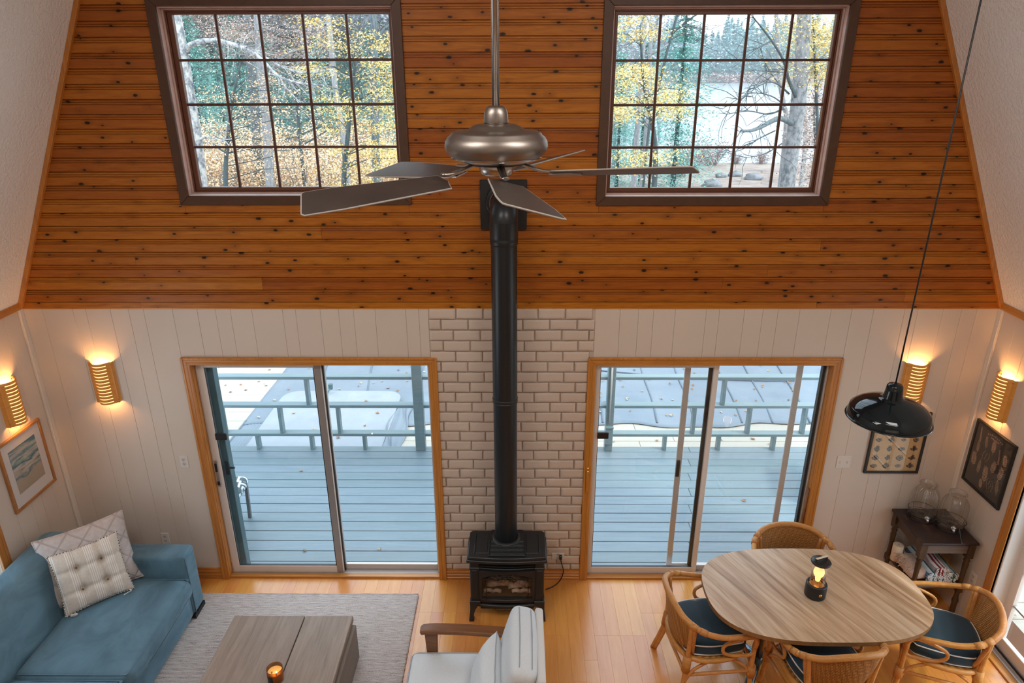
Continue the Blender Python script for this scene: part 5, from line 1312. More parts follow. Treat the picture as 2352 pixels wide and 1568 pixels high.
# pale boarded patio below the deck, and the sunlit deck beyond the right door
PZ_ = -.6
M_['patio'] = wood('bleached_patio_board', ex((.80, .74, .62)), ex((.92, .88, .78)), (.5, 8, 8), 2, .8, .03, .004, .05)
pat = MB().box(-9, 9, 7.3, 12.6, PZ_-.2, PZ_-.03).build('patio', M_['patio'], kind='structure')
for i in range(18):
    y = 7.3+.294*i
    for a, b in ((-9, -3.0+.4*(i % 3)), (-3.0+.4*(i % 3), 2.2-.5*(i % 2)), (2.2-.5*(i % 2), 9)):
        MB().box(a+.002, b-.002, y, y+.288, PZ_-.03, PZ_).build('patio_board', M_['patio'], pat, bev=.004)
dkr = MB().box(3.86, 9, -2, 5.1, -.3, -.14).build('deck_right', M_['patio'], kind='structure')
for i in range(22):
    y = .6+.2*i; MB().box(3.87, 9, y+.003, y+.197, -.14, -.11).build('deck_board', M_['patio'], dkr, bev=.004)

# grey cover sheet, ribbed mat and pale rounded table
t = NT('blue_grey_sheet', .5); o_ = t.obj(); t.col(t.ramp(t.noise(o_, 1.3, 4, .6), [(.3, ex((.30, .40, .50))), (.7, ex((.40, .50, .60)))])); t.bump(t.noise(t.map(o_, (1.5, 4, 1)), 2, 4), .3, .03); M_['sheet'] = t.m
M_['sheet_dark'] = plain('sheet_seam', ex((.24, .33, .42)), .6)
cv = thing('cover_sheet', 'large blue grey cover sheet with seams spread over the patio beyond the deck', 'tarp', (.4, 10.5, PZ_))
def edge(u): x = -4.07+8.92*u; return 8.90+.06*math.sin(u*23)+.03*math.sin(u*61)+(.14 if .15 < u < .25 else 0)+.14*max(0, u-.72)
def sheet(u, v):
    y0 = edge(u); x = -4.07+8.92*u; y = y0+(12.5-y0)*v
    if x > 4.0: x += (y-9.0)*.33*(x-4.0)/.85
    return (x, y, PZ_+.012+.010*noise.noise(Vector((x*1.2, y*1.2, 0)))+.012*max(0, noise.noise(Vector((x*3, y*.7, 4)))))
o = wb(MB().grid(sheet, 90, 30), 'sheet', M_['sheet'], cv); sdm = o.modifiers.new('thickness', 'SOLIDIFY'); sdm.thickness = .004
for x in (-3.1, -2.35, -1.5, .7, 1.25, 2.05, 2.6, 3.3, 3.75, 4.3):
    wb(MB().tube([(x+.5*(x-.5)*.06*k/8*4+.02*math.sin(k), 8.98+3.4*k/8, PZ_+.022) for k in range(9)], .014, 6, flat=.7), 'seam', M_['sheet_dark'], cv)
wb(MB().tube([(-4+8.7*k/30, 10.9+.45*math.cos((k-8)/6.5), PZ_+.03) for k in range(31)], .012, 6), 'rope', M_['sheet_dark'], cv)
mt = thing('ribbed_mat', 'blue grey ribbed mat on the patio next to the deck', 'mat', (-3, 8.2, PZ_))
def ribs(u, v): return (-4.07+2.25*u, 7.5+1.55*v, PZ_+.010+.006*math.sin(u*2.25/.045*2*PI)*.5)
o = wb(MB().grid(ribs, 200, 2), 'ribbed_field', M_['sheet'], mt)
for x in (-4.06, -1.83): wb(MB().box(x-.012, x+.012, 7.5, 9.05, PZ_, PZ_+.018), 'edge_strip', M_['sheet_dark'], mt)
pt_ = thing('patio_table', 'pale table with rounded corners standing on the patio beyond the left door', 'table', (-2.75, 8.8, PZ_))
n = 8; P = []
for (cx_, cy_, a0) in ((-2.1, 9.62, 0), (-3.45, 9.62, 90), (-3.45, 7.9, 180), (-2.1, 7.9, 270)):
    for k in range(n+1): a = rad(a0+90*k/n); P.append((cx_+.26*math.cos(a), cy_+.26*math.sin(a)))
M_['pale'] = plain('pale_weathered_top', ex((.58, .66, .74)), .6, nscale=3, namp=.08)
wb(MB().prism(P, PZ_+.08, PZ_+.11), 'table_top', M_['pale'], pt_, bev=.008)
for x in (-3.3, -2.2):
    for y in (8.0, 9.5): wb(MB().box(x-.03, x+.03, y-.03, y+.03, PZ_, PZ_+.08), 'leg', M_['pale'], pt_)
wb(MB().tube([(-3.02, 9.72, PZ_+.11), (-2.97, 9.80, PZ_+.20)], .012, 8).box(-3.0, -2.94, 9.78, 9.84, PZ_+.17, PZ_+.26), 'handle', M_['teal_trim'], pt_, bev=.004)
dr_ = thing('draped_cloth', 'crumpled blue grey cloth hanging at the right end of the pale patio table', 'cloth', (-1.75, 8.7, PZ_))
wb(MB().grid(lambda u, v: (-1.86+.24*u+.03*math.sin(v*9+u*4), 8.0+1.5*v, PZ_+.115-.10*u+.02*math.sin(u*11+v*5)), 14, 24), 'cloth', M_['sheet'], dr_).modifiers.new('thickness', 'SOLIDIFY').thickness = .006

# fallen leaves, every one its own object
t = NT('dry_leaf', .7); rd = t.rnd(); t.col(t.ramp(rd, [(p, tuple(x*.62 for x in c)) for p, c in [(0, (.55, .30, .16)), (.2, (.42, .20, .09)), (.4, (.72, .50, .30)), (.6, (.80, .66, .48)), (.8, (.30, .20, .13)), (1, (.85, .76, .60))]])); M_['leaf'] = t.m
LM = []
for k in range(4):
    q = random.Random(k); n = 11; prof = [1, .62, .95, .55, .80, .45, .45, .80, .55, .95, .62]
    vs = [(0, 0, .006)]+[(.055*prof[i]*math.cos(2*PI*i/n)*q.uniform(.8, 1.1), .040*prof[i]*math.sin(2*PI*i/n)*q.uniform(.8, 1.2), .006+q.uniform(.0, .022)) for i in range(n)]
    o = MB().add(vs, [(0, 1+i, 1+(i+1) % n) for i in range(n)]).build('fallen_leaf', M_['leaf'], recalc=False); LM.append(o.data); bpy.data.objects.remove(o)
LR = random.Random(77)
def leaf(x, y, z, label, group, s=1):
    o = bpy.data.objects.new('fallen_leaf', LM[LR.randrange(4)]); COL.objects.link(o); o.location = (x, y, z); o.rotation_euler = (LR.uniform(-.2, .2), LR.uniform(-.2, .2), LR.uniform(0, 6.28))
    o.scale = (s*LR.uniform(.45, .85),)*3; tag(o, label, 'leaf', group)
for k in range(110): leaf(LR.uniform(-7, -4.15), LR.uniform(7.6, 12.4), PZ_+.002, 'dry fallen leaf on the pale patio boards left of the cover sheet', 'leaves on the bare patio boards')
for k in range(190):
    x, y = (LR.uniform(-4, -1.2) if k % 3 == 0 else LR.uniform(.5, 4.6)), LR.uniform(9.1, 12.4)
    if -3.8 < x < -1.5 and y < 10.0: y = LR.uniform(10.1, 12.3)
    leaf(x, y, PZ_+.022, 'dry fallen leaf on the blue grey cover sheet', 'leaves on the cover sheet')
for k in range(60): leaf(LR.gauss(1.9, .6), LR.gauss(11.5, .35), PZ_+.024, 'dry fallen leaf on the blue grey cover sheet', 'leaves on the cover sheet', 1.1)
for k in range(26): leaf(LR.uniform(.8, 5.2), LR.uniform(7.6, 8.75), PZ_+.002, 'dry fallen leaf on the pale patio strip between deck and cover sheet', 'leaves on the strip by the deck')
for k, (x, y) in enumerate(((-3.35, 9.1), (-2.9, 8.6), (-2.2, 8.7), (-2.1, 9.1), (-2.5, 8.35), (-2.35, 9.5))): leaf(x, y, PZ_+.112, 'dry fallen leaf lying on the pale patio table', 'leaves on the patio table', 1)
leaf(-1.95, 6.56, DZ+.003, 'yellow fallen leaf near the middle of the deck, seen through the left door', None, .9) if False else None
for (px, py), lb in (((691, 1081), 'yellow fallen leaf mid-deck, seen through the left pane of the left door'), ((699, 1265), 'pale fallen leaf near the bottom of the left door, left pane'), ((872, 1261), 'orange fallen leaf near the bottom of the left door, right pane'), ((1709, 1150), 'reddish fallen leaf mid-deck behind the right sliding door')):
    p = atZ(px, py, DZ); leaf(p.x, p.y, DZ+.003, lb, None, .95)
for k, ((px, py), lb) in enumerate((((2322, 1415), 'brown fallen leaf on the right deck, farthest of the three by the glazed door'), ((2328, 1452), 'red fallen leaf on the right deck, middle of the three by the glazed door'), ((2337, 1478), 'orange fallen leaf on the right deck, nearest of the three by the glazed door'))):
    p = atZ(px, py, -.11); leaf(p.x, p.y, -.107, lb, None, 1.3)

# -------- terrain, lake
def land(x, y):
    w_ = 3*noise.noise(Vector((x*.03, y*.03, 0)))
    if y < 12.6: return -.85
    sh = 53+4*noise.noise(Vector((x*.08, 0, 5))); base = -.85-1.0*min(1, (y-12.6)/38)
    e = (.128*y+w_*.4)-x          # >0: wooded bank to the left of the lake
    if y > 452: return -2.4+min(14, (y-452)*.13)
    if y < sh: return base+.10*noise.noise(Vector((x*.3, y*.3, 1)))+max(0, e-6)*.03
    if e > 0: return max(-2.1, -1.9+e*.05)+.3*noise.noise(Vector((x*.1, y*.1, 2)))
    return max(-4.5, min(base, -2.0-(y-sh)*.15)) if y < sh+20 else max(-4.5, -1.9+e*.3)
gy = [7.2+.0]+[12.7+ (k/34)**2.4*720 for k in range(35)]; gx = [math.copysign(abs(k)**2.0, k)*.42 for k in range(-24, 25)]
M_['ground'] = None
t = NT('leaf_litter_ground', .95); o_ = t.obj(); a_ = t.noise(o_, 1.4, 6, .7); b_ = t.noise(t.map(o_, (.25, .25, .25)), 1, 3)
t.col(t.ramp(t.math('ADD', t.math('MULTIPLY', a_, .6), t.math('MULTIPLY', b_, .4)), [(p, ex(c)) for p, c in [(.33, (.30, .25, .24)), (.46, (.58, .46, .40)), (.56, (.74, .64, .55)), (.7, (.50, .45, .30))]])); t.bump(a_, .8, .15); M_['ground'] = t.m
nx, ny = len(gx)-1, len(gy)-1
MB().grid(lambda u, v: (lambda x, y: (x+ (y*.12 if y > 60 else 0), y, land(x+(y*.12 if y > 60 else 0), y)))(gx[int(round(u*nx))], gy[int(round(v*ny))]), nx, ny).build('terrain', M_['ground'], kind='structure')
t = NT('lake_water', .08, 0, .8); o_ = t.obj(); t.col((.42, .50, .56)); t.bump(t.noise(t.map(o_, (.12, .9, 1)), 1.6, 4, .6), .55, .25); M_['water'] = t.m
MB().box(-70, 560, 30, 475, -2.6, -2.0).build('lake', M_['water'], kind='structure')

# -------- trees
def island_mat(name, stops, rough=.8, k=1.25):
    t = NT(name, rough, 0, .2); g = t.n('NewGeometry', out='Random Per Island'); r = t.rnd()
    f = t.math('FRACT', t.math('ADD', t.math('MULTIPLY', g, .8), t.math('MULTIPLY', r, .35)))
    c = t.ramp(f, [(p, tuple(min(1, x*EX*k) for x in c)) for p, c in stops]); t.col(c); return t.m
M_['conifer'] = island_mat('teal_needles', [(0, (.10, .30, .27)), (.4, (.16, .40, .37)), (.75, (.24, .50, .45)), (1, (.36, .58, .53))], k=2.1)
M_['conifer_far'] = island_mat('far_blue_green_needles', [(0, (.13, .33, .37)), (.45, (.20, .44, .47)), (.8, (.30, .54, .55)), (1, (.45, .64, .64))], k=2.1)  # distance haze painted in: paler, bluer needles for the far shore
M_['yellow'] = island_mat('yellow_maple_leaves', [(0, (.72, .44, .12)), (.3, (.86, .58, .16)), (.6, (.92, .70, .26)), (.85, (.80, .74, .36)), (1, (.92, .80, .55))], k=1.75)
M_['orange'] = island_mat('tan_orange_leaves', [(0, (.56, .32, .20)), (.3, (.80, .52, .28)), (.6, (.88, .66, .42)), (.8, (.70, .60, .44)), (1, (.92, .80, .62))], k=2.0)
M_['pink'] = island_mat('pale_rust_leaves', [(0, (.62, .44, .42)), (.35, (.80, .58, .50)), (.7, (.86, .70, .58)), (1, (.66, .60, .62))], k=1.2)
M_['lilac'] = island_mat('bare_twigs', [(0, (.36, .42, .52)), (.5, (.46, .52, .60)), (1, (.60, .64, .70))], k=1.7)  # lilac grey tint puts distance haze into the twig colour
M_['rust_shrub'] = island_mat('rust_shrub_twigs', [(0, (.36, .26, .30)), (.5, (.58, .42, .40)), (1, (.70, .58, .50))])
def bark(name, a, b, sc_=(6, 6, 1.2), s=2.5):
    t = NT(name, .9); o = t.obj(); t.col(t.ramp(t.noise(t.map(o, sc_), s, 4, .7), [(.36, ex(a)), (.58, ex(b))])); t.bump(t.noise(t.map(o, sc_), 4, 3), .4, .03); return t.m
M_['birch'] = bark('birch_bark', (.18, .23, .30), (.95, .95, .92), (5, 5, 3.5), 1.9)
M_['bark'] = bark('grey_bark', (.11, .17, .20), (.30, .37, .40), (9, 9, 2))
M_['bark_pale'] = bark('pale_lichen_bark', (.34, .38, .42), (.58, .60, .62), (7, 7, 2))
M_['bark_mottled'] = bark('mottled_lichen_bark', (.17, .23, .26), (.60, .60, .62), (5, 5, 3), 2.2)
M_['bark_dark'] = bark('dark_bark', (.06, .10, .12), (.15, .22, .24))
def cards(name, C_, sx, sz, mat, parent, seed=0, up=.5, dirs=None, kind='stuff'):
    # many small leaf-shaped faces in one part
    g = np.random.default_rng(seed); n = len(C_); C_ = np.asarray(C_, float)
    nrm = g.normal(size=(n, 3)); nrm[:, 2] += up*2*np.sign(nrm[:, 2]+1e-9); nrm /= np.linalg.norm(nrm, axis=1)[:, None]
    a = dirs if dirs is not None else g.normal(size=(n, 3)); a = a-(a*nrm).sum(1)[:, None]*nrm; a /= np.linalg.norm(a, axis=1)[:, None]+1e-9; b = np.cross(nrm, a)
    s1 = (sx*g.uniform(.6, 1.3, n))[:, None]; s2 = (sz*g.uniform(.6, 1.3, n))[:, None]
    V = np.stack([C_-a*s1, C_+b*s2*.9-a*s1*.1, C_+a*s1, C_-b*s2*.9-a*s1*.1], 1).reshape(-1, 3)
    me = bpy.data.meshes.new(name); me.vertices.add(4*n); me.vertices.foreach_set('co', V.ravel()); me.loops.add(4*n); me.loops.foreach_set('vertex_index', np.arange(4*n, dtype=np.int32))
    me.polygons.add(n); me.polygons.foreach_set('loop_start', np.arange(0, 4*n, 4, dtype=np.int32)); me.polygons.foreach_set('loop_total', np.full(n, 4, dtype=np.int32))
    me.materials.append(mat); me.update(calc_edges=True)
    o = bpy.data.objects.new(name, me); COL.objects.link(o); o.parent = parent; o['kind'] = kind
    return o
def conifer(label, h, wd, mat, tmat, n_whorl, per, nb, size, seed, group, loc=(0, 0, 0)):
    t_ = thing('conifer_tree', label, 'tree', loc, 0, group); q = random.Random(seed)
    MB().tube([(0, 0, -.5), (0, 0, h*.5), (0, 0, h)], [h*.016, h*.010, h*.002], 7).build('trunk', tmat, t_)
    C_ = []; D_ = []
    for i in range(n_whorl):
        k = (i+q.random())/n_whorl; z = h*(.08+.92*k); L = wd*(1-k)**.8*q.uniform(.75, 1.1)+.15
        for j in range(nb):
            a = q.uniform(0, 2*PI); Lb = L*q.uniform(.7, 1.1)
            for m_ in range(per):
                s = (m_+q.random())/per; r = Lb*s
                C_.append((r*math.cos(a)+q.gauss(0, .05*L), r*math.sin(a)+q.gauss(0, .05*L), z-.28*Lb*s**1.4+q.gauss(0, .04*L)+.03*h*(s > .8)))
                D_.append((math.cos(a), math.sin(a), -.25))
    cards('needles', C_, size, size*.38, mat, t_, seed, 1.0, np.array(D_))
    return t_
def bare_tree(label, h, r0, seed, tmat, leaf=None, nleaf=0, lsize=.08, group=None, levels=3, spread=.55, loc=(0, 0, 0), twigs=True):
    t_ = thing('deciduous_tree', label, 'tree', loc, 0, group); q = random.Random(seed); tips = []; mt = MB(); mbk = MB()
    def grow(p, d, L, r, lv):
        pts = [p]; n = 5
        for i in range(n):
            d = (d+Vector((q.gauss(0, .10), q.gauss(0, .10), .05))).normalized(); p = p+d*L/n; pts.append(p)
        (mt if lv == 0 else mbk).tube(pts, [r*(1-.6*i/n) for i in range(n+1)], 6 if lv < 2 else 4, caps=False)
        if lv >= levels: tips.append(p); tips.append(pts[3]); return
        for j in range(5 if lv == 0 else 4):
            i = q.randrange(2, n+1); a = q.uniform(0, 2*PI); nd = (d+Vector((math.cos(a), math.sin(a), q.uniform(-.1, .3)))*spread*1.7).normalized()
            grow(pts[i], nd, L*q.uniform(.42, .62), r*(1-.6*i/n)*.55, lv+1)
    grow(Vector((0, 0, -.4)), Vector((q.gauss(0, .04), q.gauss(0, .04), 1)), h*.62, r0, 0)
    mt.build('trunk', tmat, t_, recalc=False); mbk.build('branches', tmat, t_, recalc=False)
    if leaf:
        C_ = []
        for k in range(nleaf):
            p = tips[q.randrange(len(tips))]; C_.append((p.x+q.gauss(0, h*.035), p.y+q.gauss(0, h*.035), p.z+q.gauss(0, h*.018)))
        cards('leaves', C_, lsize, lsize*.7, leaf, t_, seed, .8)
    return t_
G1 = 'conifers in the woods seen through the left window'; G2 = 'bare trees in the woods seen through the left window'
LB1 = 'teal green conifer in the woods beyond the left window'; LB2 = 'bare lilac grey tree with sparse leaves, far in the woods beyond the left window'
TR = random.Random(5)
cA = conifer(LB1, 12, 3.0, M_['conifer'], M_['bark_dark'], 40, 22, 14, .115, 1, G1); cB = conifer(LB1, 10, 2.8, M_['conifer'], M_['bark_dark'], 36, 22, 14, .11, 2, G1)
def put(px, Y, z=None, src=None, s=1, lb=None, first=[set()]):
    x = atY(px, 250, Y).x; z = land(x, Y) if z is None else z
    if src.name not in first[0]:
        first[0].add(src.name); o = src; o.location = (x, Y, z); o.rotation_euler = (0, 0, TR.uniform(0, 6)); o.scale = (s,)*3
        if lb: o['label'] = lb
        return o
    return dup(src, (x, Y, z), TR.uniform(0, 6), lb, s)
for px, Y, s, k in ((455, 44, .75, 0), (510, 40, .62, 1), (560, 47, .80, 0), (470, 52, .9, 1), (620, 50, .75, 0), (680, 55, .8, 1), (740, 48, .65, 0), (800, 58, .8, 1), (860, 50, .72, 0), (915, 45, .7, 1), (540, 60, .9, 0), (400, 55, .9, 1), (770, 66, .9, 0), (890, 64, .95, 1), (640, 70, .85, 0)): put(px, Y, None, (cA, cB)[k], s)
b1 = bare_tree(LB2, 17, .20, 3, M_['bark_pale'], M_['pink'], 3200, .15, G2, 3, .5); b2 = bare_tree(LB2, 15, .18, 4, M_['bark_pale'], M_['lilac'], 4200, .17, G2, 3, .45); b3 = bare_tree(LB2, 16, .17, 9, M_['bark_pale'], M_['orange'], 1800, .13, G2, 3, .5)
k = 0
for Y in (58, 68, 80, 95, 115, 140):
    for px in range(360, 980, 48 if Y < 90 else 36):
        put(px+TR.uniform(-20, 20), Y+TR.uniform(-5, 5), None, (b1, b2, b3)[k % 3], TR.uniform(.85, 1.2)*(Y/62)**.5); k += 1
for Y, n_ in ((74, 10), (104, 13), (150, 16)):
    for i in range(n_): put(365+600*(i+.5)/n_+TR.uniform(-14, 14), Y, None, (cA, cB)[i % 2], TR.uniform(1.1, 1.5)*(Y/74)**.7)
# the large near trees of the left window
def near_tree(name, label, pts, r, mat, branches=(), Y=14):
    P = [atY(px, py, Y) for px, py in pts]; base = Vector((P[0].x+(P[0].x-P[-1].x)*.2, Y, land(P[0].x, Y)))
    t_ = thing(name, label, 'tree', base); top = P[-1]+(P[-1]-P[-2])*1.2
    allp = spline([base-Vector((0, 0, .3))]+P+[top], 5); n = len(allp)
    wb(MB().tube(allp, [r*(1.15-.3*i/n) for i in range(n)], 12), 'trunk', mat, t_)
    for bp, br, bm_, dy in branches:
        Q = spline([atY(px, py, Y+dy*i/max(1, len(bp)-1)) for i, (px, py) in enumerate(bp)], 5); m_ = len(Q)
        mq = MB().tube(Q, [br*(1-.75*i/m_) for i in range(m_)], 7); tr = random.Random(int(bp[0][0]*7+bp[-1][1]))
        for k_ in range(int(m_*.9)):      # fine twigs off every bough
            i = tr.randrange(m_//3, m_); p_ = Q[i]; dd = (Q[i]-Q[i-1]).normalized(); dd = (dd+Vector((tr.gauss(0, .7), tr.gauss(0, .5), tr.gauss(0, .6)))).normalized(); L_ = tr.uniform(.25, 1.0)*Y/18; W_ = [p_]
            for s_ in range(3): p_ = p_+dd*L_/3; dd = (dd+Vector((tr.gauss(0, .25), tr.gauss(0, .2), tr.gauss(0, .25)))).normalized(); W_.append(p_)
            mq.tube(W_, [.009, .007, .005, .003], 4, caps=False)
        wb(mq, 'branch', M_[bm_], t_)
    return t_
near_tree('birch_tree', 'white barked birch with an arching branch at the left edge of the left window', [(466, 445), (452, 330), (436, 230), (420, 130), (404, 40)], .11, M_['birch'],
    [([(428, 118), (436, 104), (465, 94), (500, 94), (540, 104), (575, 116), (605, 140), (640, 175), (685, 190), (740, 196)], .055, 'birch', -1), ([(560, 112), (590, 120), (640, 150), (700, 168), (760, 160)], .03, 'birch', -1), ([(640, 175), (660, 205), (690, 235)], .02, 'birch', -1), ([(452, 322), (480, 315), (520, 326)], .03, 'birch', -.5), ([(430, 130), (428, 180), (434, 220)], .02, 'bark', 0)], 14)
near_tree('forked_tree', 'dark forked tree trunk in the upper middle of the left window', [(590, 330), (582, 200), (574, 130), (569, 70), (565, 20)], .15, M_['bark'], [([(570, 80), (548, 40), (535, 0)], .10, 'bark', 0), ([(572, 110), (600, 60), (640, 20)], .05, 'bark', 1), ([(575, 115), (560, 128), (540, 118)], .04, 'bark', 0)], 26)
near_tree('grey_tree', 'pale grey tree trunk in the lower middle of the left window', [(622, 440), (615, 330), (606, 220), (597, 120), (592, 30)], .14, M_['bark_pale'], [([(603, 270), (580, 258), (556, 252)], .05, 'bark', -1), ([(610, 180), (650, 130), (700, 110)], .05, 'bark_pale', -1)], 23)
near_tree('grey_tree', 'grey trunk with crossing boughs near the right edge of the left window', [(866, 440), (862, 300), (858, 180), (860, 100), (856, 30)], .12, M_['bark'], [([(862, 240), (884, 190), (905, 160)], .09, 'bark', 0), ([(858, 110), (880, 70), (915, 45)], .07, 'bark', 0), ([(858, 150), (830, 90), (800, 60)], .06, 'bark', 0), ([(858, 90), (820, 70), (760, 50)], .05, 'bark', -1)], 22)
near_tree('grey_tree', 'thin leaning grey trunk behind yellow leaves in the left window', [(800, 440), (790, 330), (770, 200), (760, 100), (752, 20)], .08, M_['bark_pale'], [([(785, 300), (740, 290), (690, 310), (655, 320)], .045, 'bark_dark', -1), ([(750, 300), (700, 330), (665, 345)], .03, 'bark_dark', -1)], 20)
def maple(name, label, trunk, boxes, Y, mat, n_spray, per, size, seed, spw=.42, sph=.07):
    # a slender tree whose leaves hang in level sprays
    P = [atY(px, py, Y) for px, py in trunk]; base = Vector((P[0].x, Y, land(P[0].x, Y))); t_ = thing(name, label, 'tree', base); q = random.Random(seed)
    tr_ = spline([base-Vector((0, 0, .2))]+P, 5); wb(MB().tube(tr_, [.07*(1.1-.9*i/len(tr_)) for i in range(len(tr_))], 8), 'trunk', M_['bark_dark'], t_)
    C_ = []; m = MB()
    for k in range(n_spray):
        b_ = boxes[q.randrange(len(boxes))]; c = atY(q.uniform(b_[0], b_[2]), q.uniform(b_[1], b_[3]), Y+q.uniform(-1.6, 1.6)); w_ = spw*q.uniform(.5, 1.2)
        st = min(tr_, key=lambda p: (p-c).length+abs(p.z-c.z+.3)*.5); a = c-st
        if k % 3 == 0: m.tube([st, st+a*.5+Vector((0, 0, .12)), c, c+Vector((a.x, a.y, 0)).normalized()*w_ if a.length > .01 else c], [.013, .009, .005, .002], 4, caps=False)
        for j in range(per): C_.append((c.x+q.gauss(0, w_), c.y+q.gauss(0, w_), c.z+q.gauss(0, sph)-.12*q.random()))
    o = cards('leaves', C_, size, size*.62, mat, t_, seed, .55); o.location = -base
    wb(m, 'branches', M_['bark_dark'], t_, recalc=False)
    return t_
maple('maple_tree', 'bright yellow maple filling the right side of the left window', [(790, 460), (800, 300), (815, 150), (830, 20)], [(690, 20, 920, 130), (700, 130, 930, 260), (740, 250, 940, 350), (760, 330, 940, 440), (880, 60, 930, 260)], 15.5, M_['yellow'], 120, 95, .027, 31, .28, .03)
maple('maple_sapling', 'sparse orange leaved maple sapling before the teal conifers in the left window', [(520, 450), (525, 300), (540, 200), (560, 120)], [(440, 200, 640, 330), (480, 150, 700, 260), (560, 250, 760, 400), (440, 300, 600, 350)], 17, M_['orange'], 95, 44, .027, 32, .34, .03)
maple('maple_sapling', 'pink leaved maple high in the middle of the left window', [(690, 330), (680, 200), (670, 110), (665, 20)], [(500, 20, 760, 130), (600, 60, 740, 200), (480, 40, 620, 90)], 24, M_['pink'], 170, 60, .032, 33, .6, .07)
sh0 = None
for i, (px, Y, s) in enumerate(((430, 25, 1), (480, 24, 1.1), (530, 26, 1.2), (580, 24, 1), (630, 27, 1.2), (680, 24, 1.1), (730, 26, 1.15), (780, 24, 1), (830, 27, 1.2), (880, 25, 1.1), (930, 26, 1.1), (455, 30, 1.3), (560, 31, 1.35), (660, 32, 1.3), (760, 31, 1.3), (860, 32, 1.4))):
    if sh0 is None:
        sh0 = thing('beech_shrub', 'dense tan orange shrub along the foot of the left window view', 'shrub', (0, 0, 0), 0, 'tan orange shrubs below the left window trees')
        q = random.Random(3); C_ = []; m = MB()
        for k in range(46):
            a = q.uniform(0, 2*PI); e_ = Vector((math.cos(a)*q.uniform(.2, 1.3), math.sin(a)*q.uniform(.2, 1.3), q.uniform(.9, 2.6))); m.tube([(0, 0, -.1), e_*.5+Vector((0, 0, .2)), e_], [.02, .012, .004], 4, caps=False)
            for j in range(80):
                p = e_*q.uniform(.35, 1.05); C_.append((p.x+q.gauss(0, .22), p.y+q.gauss(0, .22), max(.05, p.z+q.gauss(0, .14))))
        m.build('stems', M_['bark_pale'], sh0, recalc=False); cards('leaves', C_, .048, .030, M_['orange'], sh0, 3, .5)
    put(px, Y, None, sh0, s)

# -------- what the right window shows: lake margin, near trees, far shore
put(1560, 31, None, cA2 := conifer('teal conifer at the lake edge in the lower left of the right window', 8.5, 2.9, M_['conifer'], M_['bark_dark'], 46, 22, 17, .075, 6, None), 1)
for px, Y, s, lb in ((1425, 34, .75, 'teal conifer at the far left edge of the right window'), (1480, 38, .85, 'teal conifer behind the two pale trunks in the right window'), (1400, 46, 1.15, 'tall teal conifer behind the others at the left of the right window')): put(px, Y, None, cA2, s, lb)
bw = bare_tree('bare bluish tree by the lake, at the left side of the right window', 13, .14, 14, M_['bark_pale'], M_['lilac'], 900, .12, 'bare trees beside the lake', 3, .5)
for px, Y, s in ((1415, 40, 1), (1450, 48, 1.2), (1490, 56, 1.3), (1400, 60, 1.4), (1530, 70, 1.4), (1440, 80, 1.6)): put(px, Y, None, bw, s)
near_tree('pale_trunk', 'pale straight trunk, left of the pair at the left of the right window', [(1455, 440), (1460, 350), (1468, 240), (1476, 120), (1482, 20)], .085, M_['bark_pale'], [([(1474, 90), (1440, 100), (1405, 128)], .04, 'bark', -1), ([(1474, 130), (1455, 150), (1440, 190)], .03, 'bark_dark', 0)], 24)
near_tree('pale_trunk', 'pale straight trunk, right of the pair at the left of the right window', [(1472, 440), (1480, 350), (1488, 240), (1492, 150)], .075, M_['bark_pale'], (), 25)
near_tree('leaning_tree', 'thin dark leaning tree crossing the second column of panes in the right window', [(1490, 300), (1515, 190), (1532, 120), (1548, 60), (1562, 10)], .032, M_['bark_dark'], [([(1545, 75), (1590, 40), (1640, 10)], .03, 'bark_dark', -1), ([(1538, 100), (1515, 115), (1490, 122)], .03, 'bark_pale', 0), ([(1530, 70), (1575, 60), (1605, 66)], .02, 'bark_dark', 0), ([(1535, 95), (1570, 80), (1610, 100)], .015, 'bark_dark', 0)], 18)
BT = near_tree('big_tree', 'big grey trunk with long bare boughs at the right of the right window', [(1805, 445), (1816, 360), (1832, 250), (1842, 130), (1848, 20)], .18, M_['bark_mottled'],
    [([(1822, 285), (1790, 272), (1750, 290), (1725, 300), (1702, 300)], .075, 'bark', -3), ([(1832, 230), (1812, 185), (1800, 140), (1770, 90), (1730, 40)], .05, 'bark_dark', -2), ([(1800, 250), (1765, 262), (1720, 255), (1670, 262)], .022, 'bark_dark', -3), ([(1812, 215), (1780, 190), (1745, 196), (1700, 232)], .024, 'bark_dark', -3), ([(1780, 300), (1740, 320), (1700, 345), (1650, 350)], .018, 'bark_dark', -3), ([(1795, 330), (1760, 352), (1715, 362)], .018, 'bark_dark', -3), ([(1800, 240), (1770, 220), (1720, 215), (1660, 250)], .018, 'bark_dark', -3), ([(1788, 165), (1760, 165), (1730, 190), (1700, 235)], .02, 'bark_dark', -3), ([(1770, 95), (1740, 110), (1700, 140)], .016, 'bark_dark', -2), ([(1836, 200), (1860, 160), (1900, 120)], .05, 'bark', 1)], 18)
near_tree('pale_trunk', 'pale leaning trunk just left of the big tree in the right window', [(1805, 300), (1800, 240), (1792, 190), (1788, 120)], .075, M_['bark_pale'], [([(1795, 200), (1760, 150), (1740, 90)], .02, 'bark_dark', -1)], 24)
near_tree('birch_tree', 'white birch trunk right of the big tree in the right window', [(1850, 330), (1846, 230), (1852, 170), (1856, 60)], .08, M_['birch'], (), 26)
maple('maple_tree', 'yellow leaved maple in the left panes of the right window', [(1500, 470), (1505, 330), (1480, 200), (1470, 60)], [(1405, 35, 1510, 80), (1415, 145, 1500, 185), (1405, 185, 1560, 250), (1410, 225, 1440, 265), (1425, 335, 1540, 385), (1520, 200, 1565, 262)], 14.5, M_['yellow'], 95, 80, .027, 41, .28, .05)
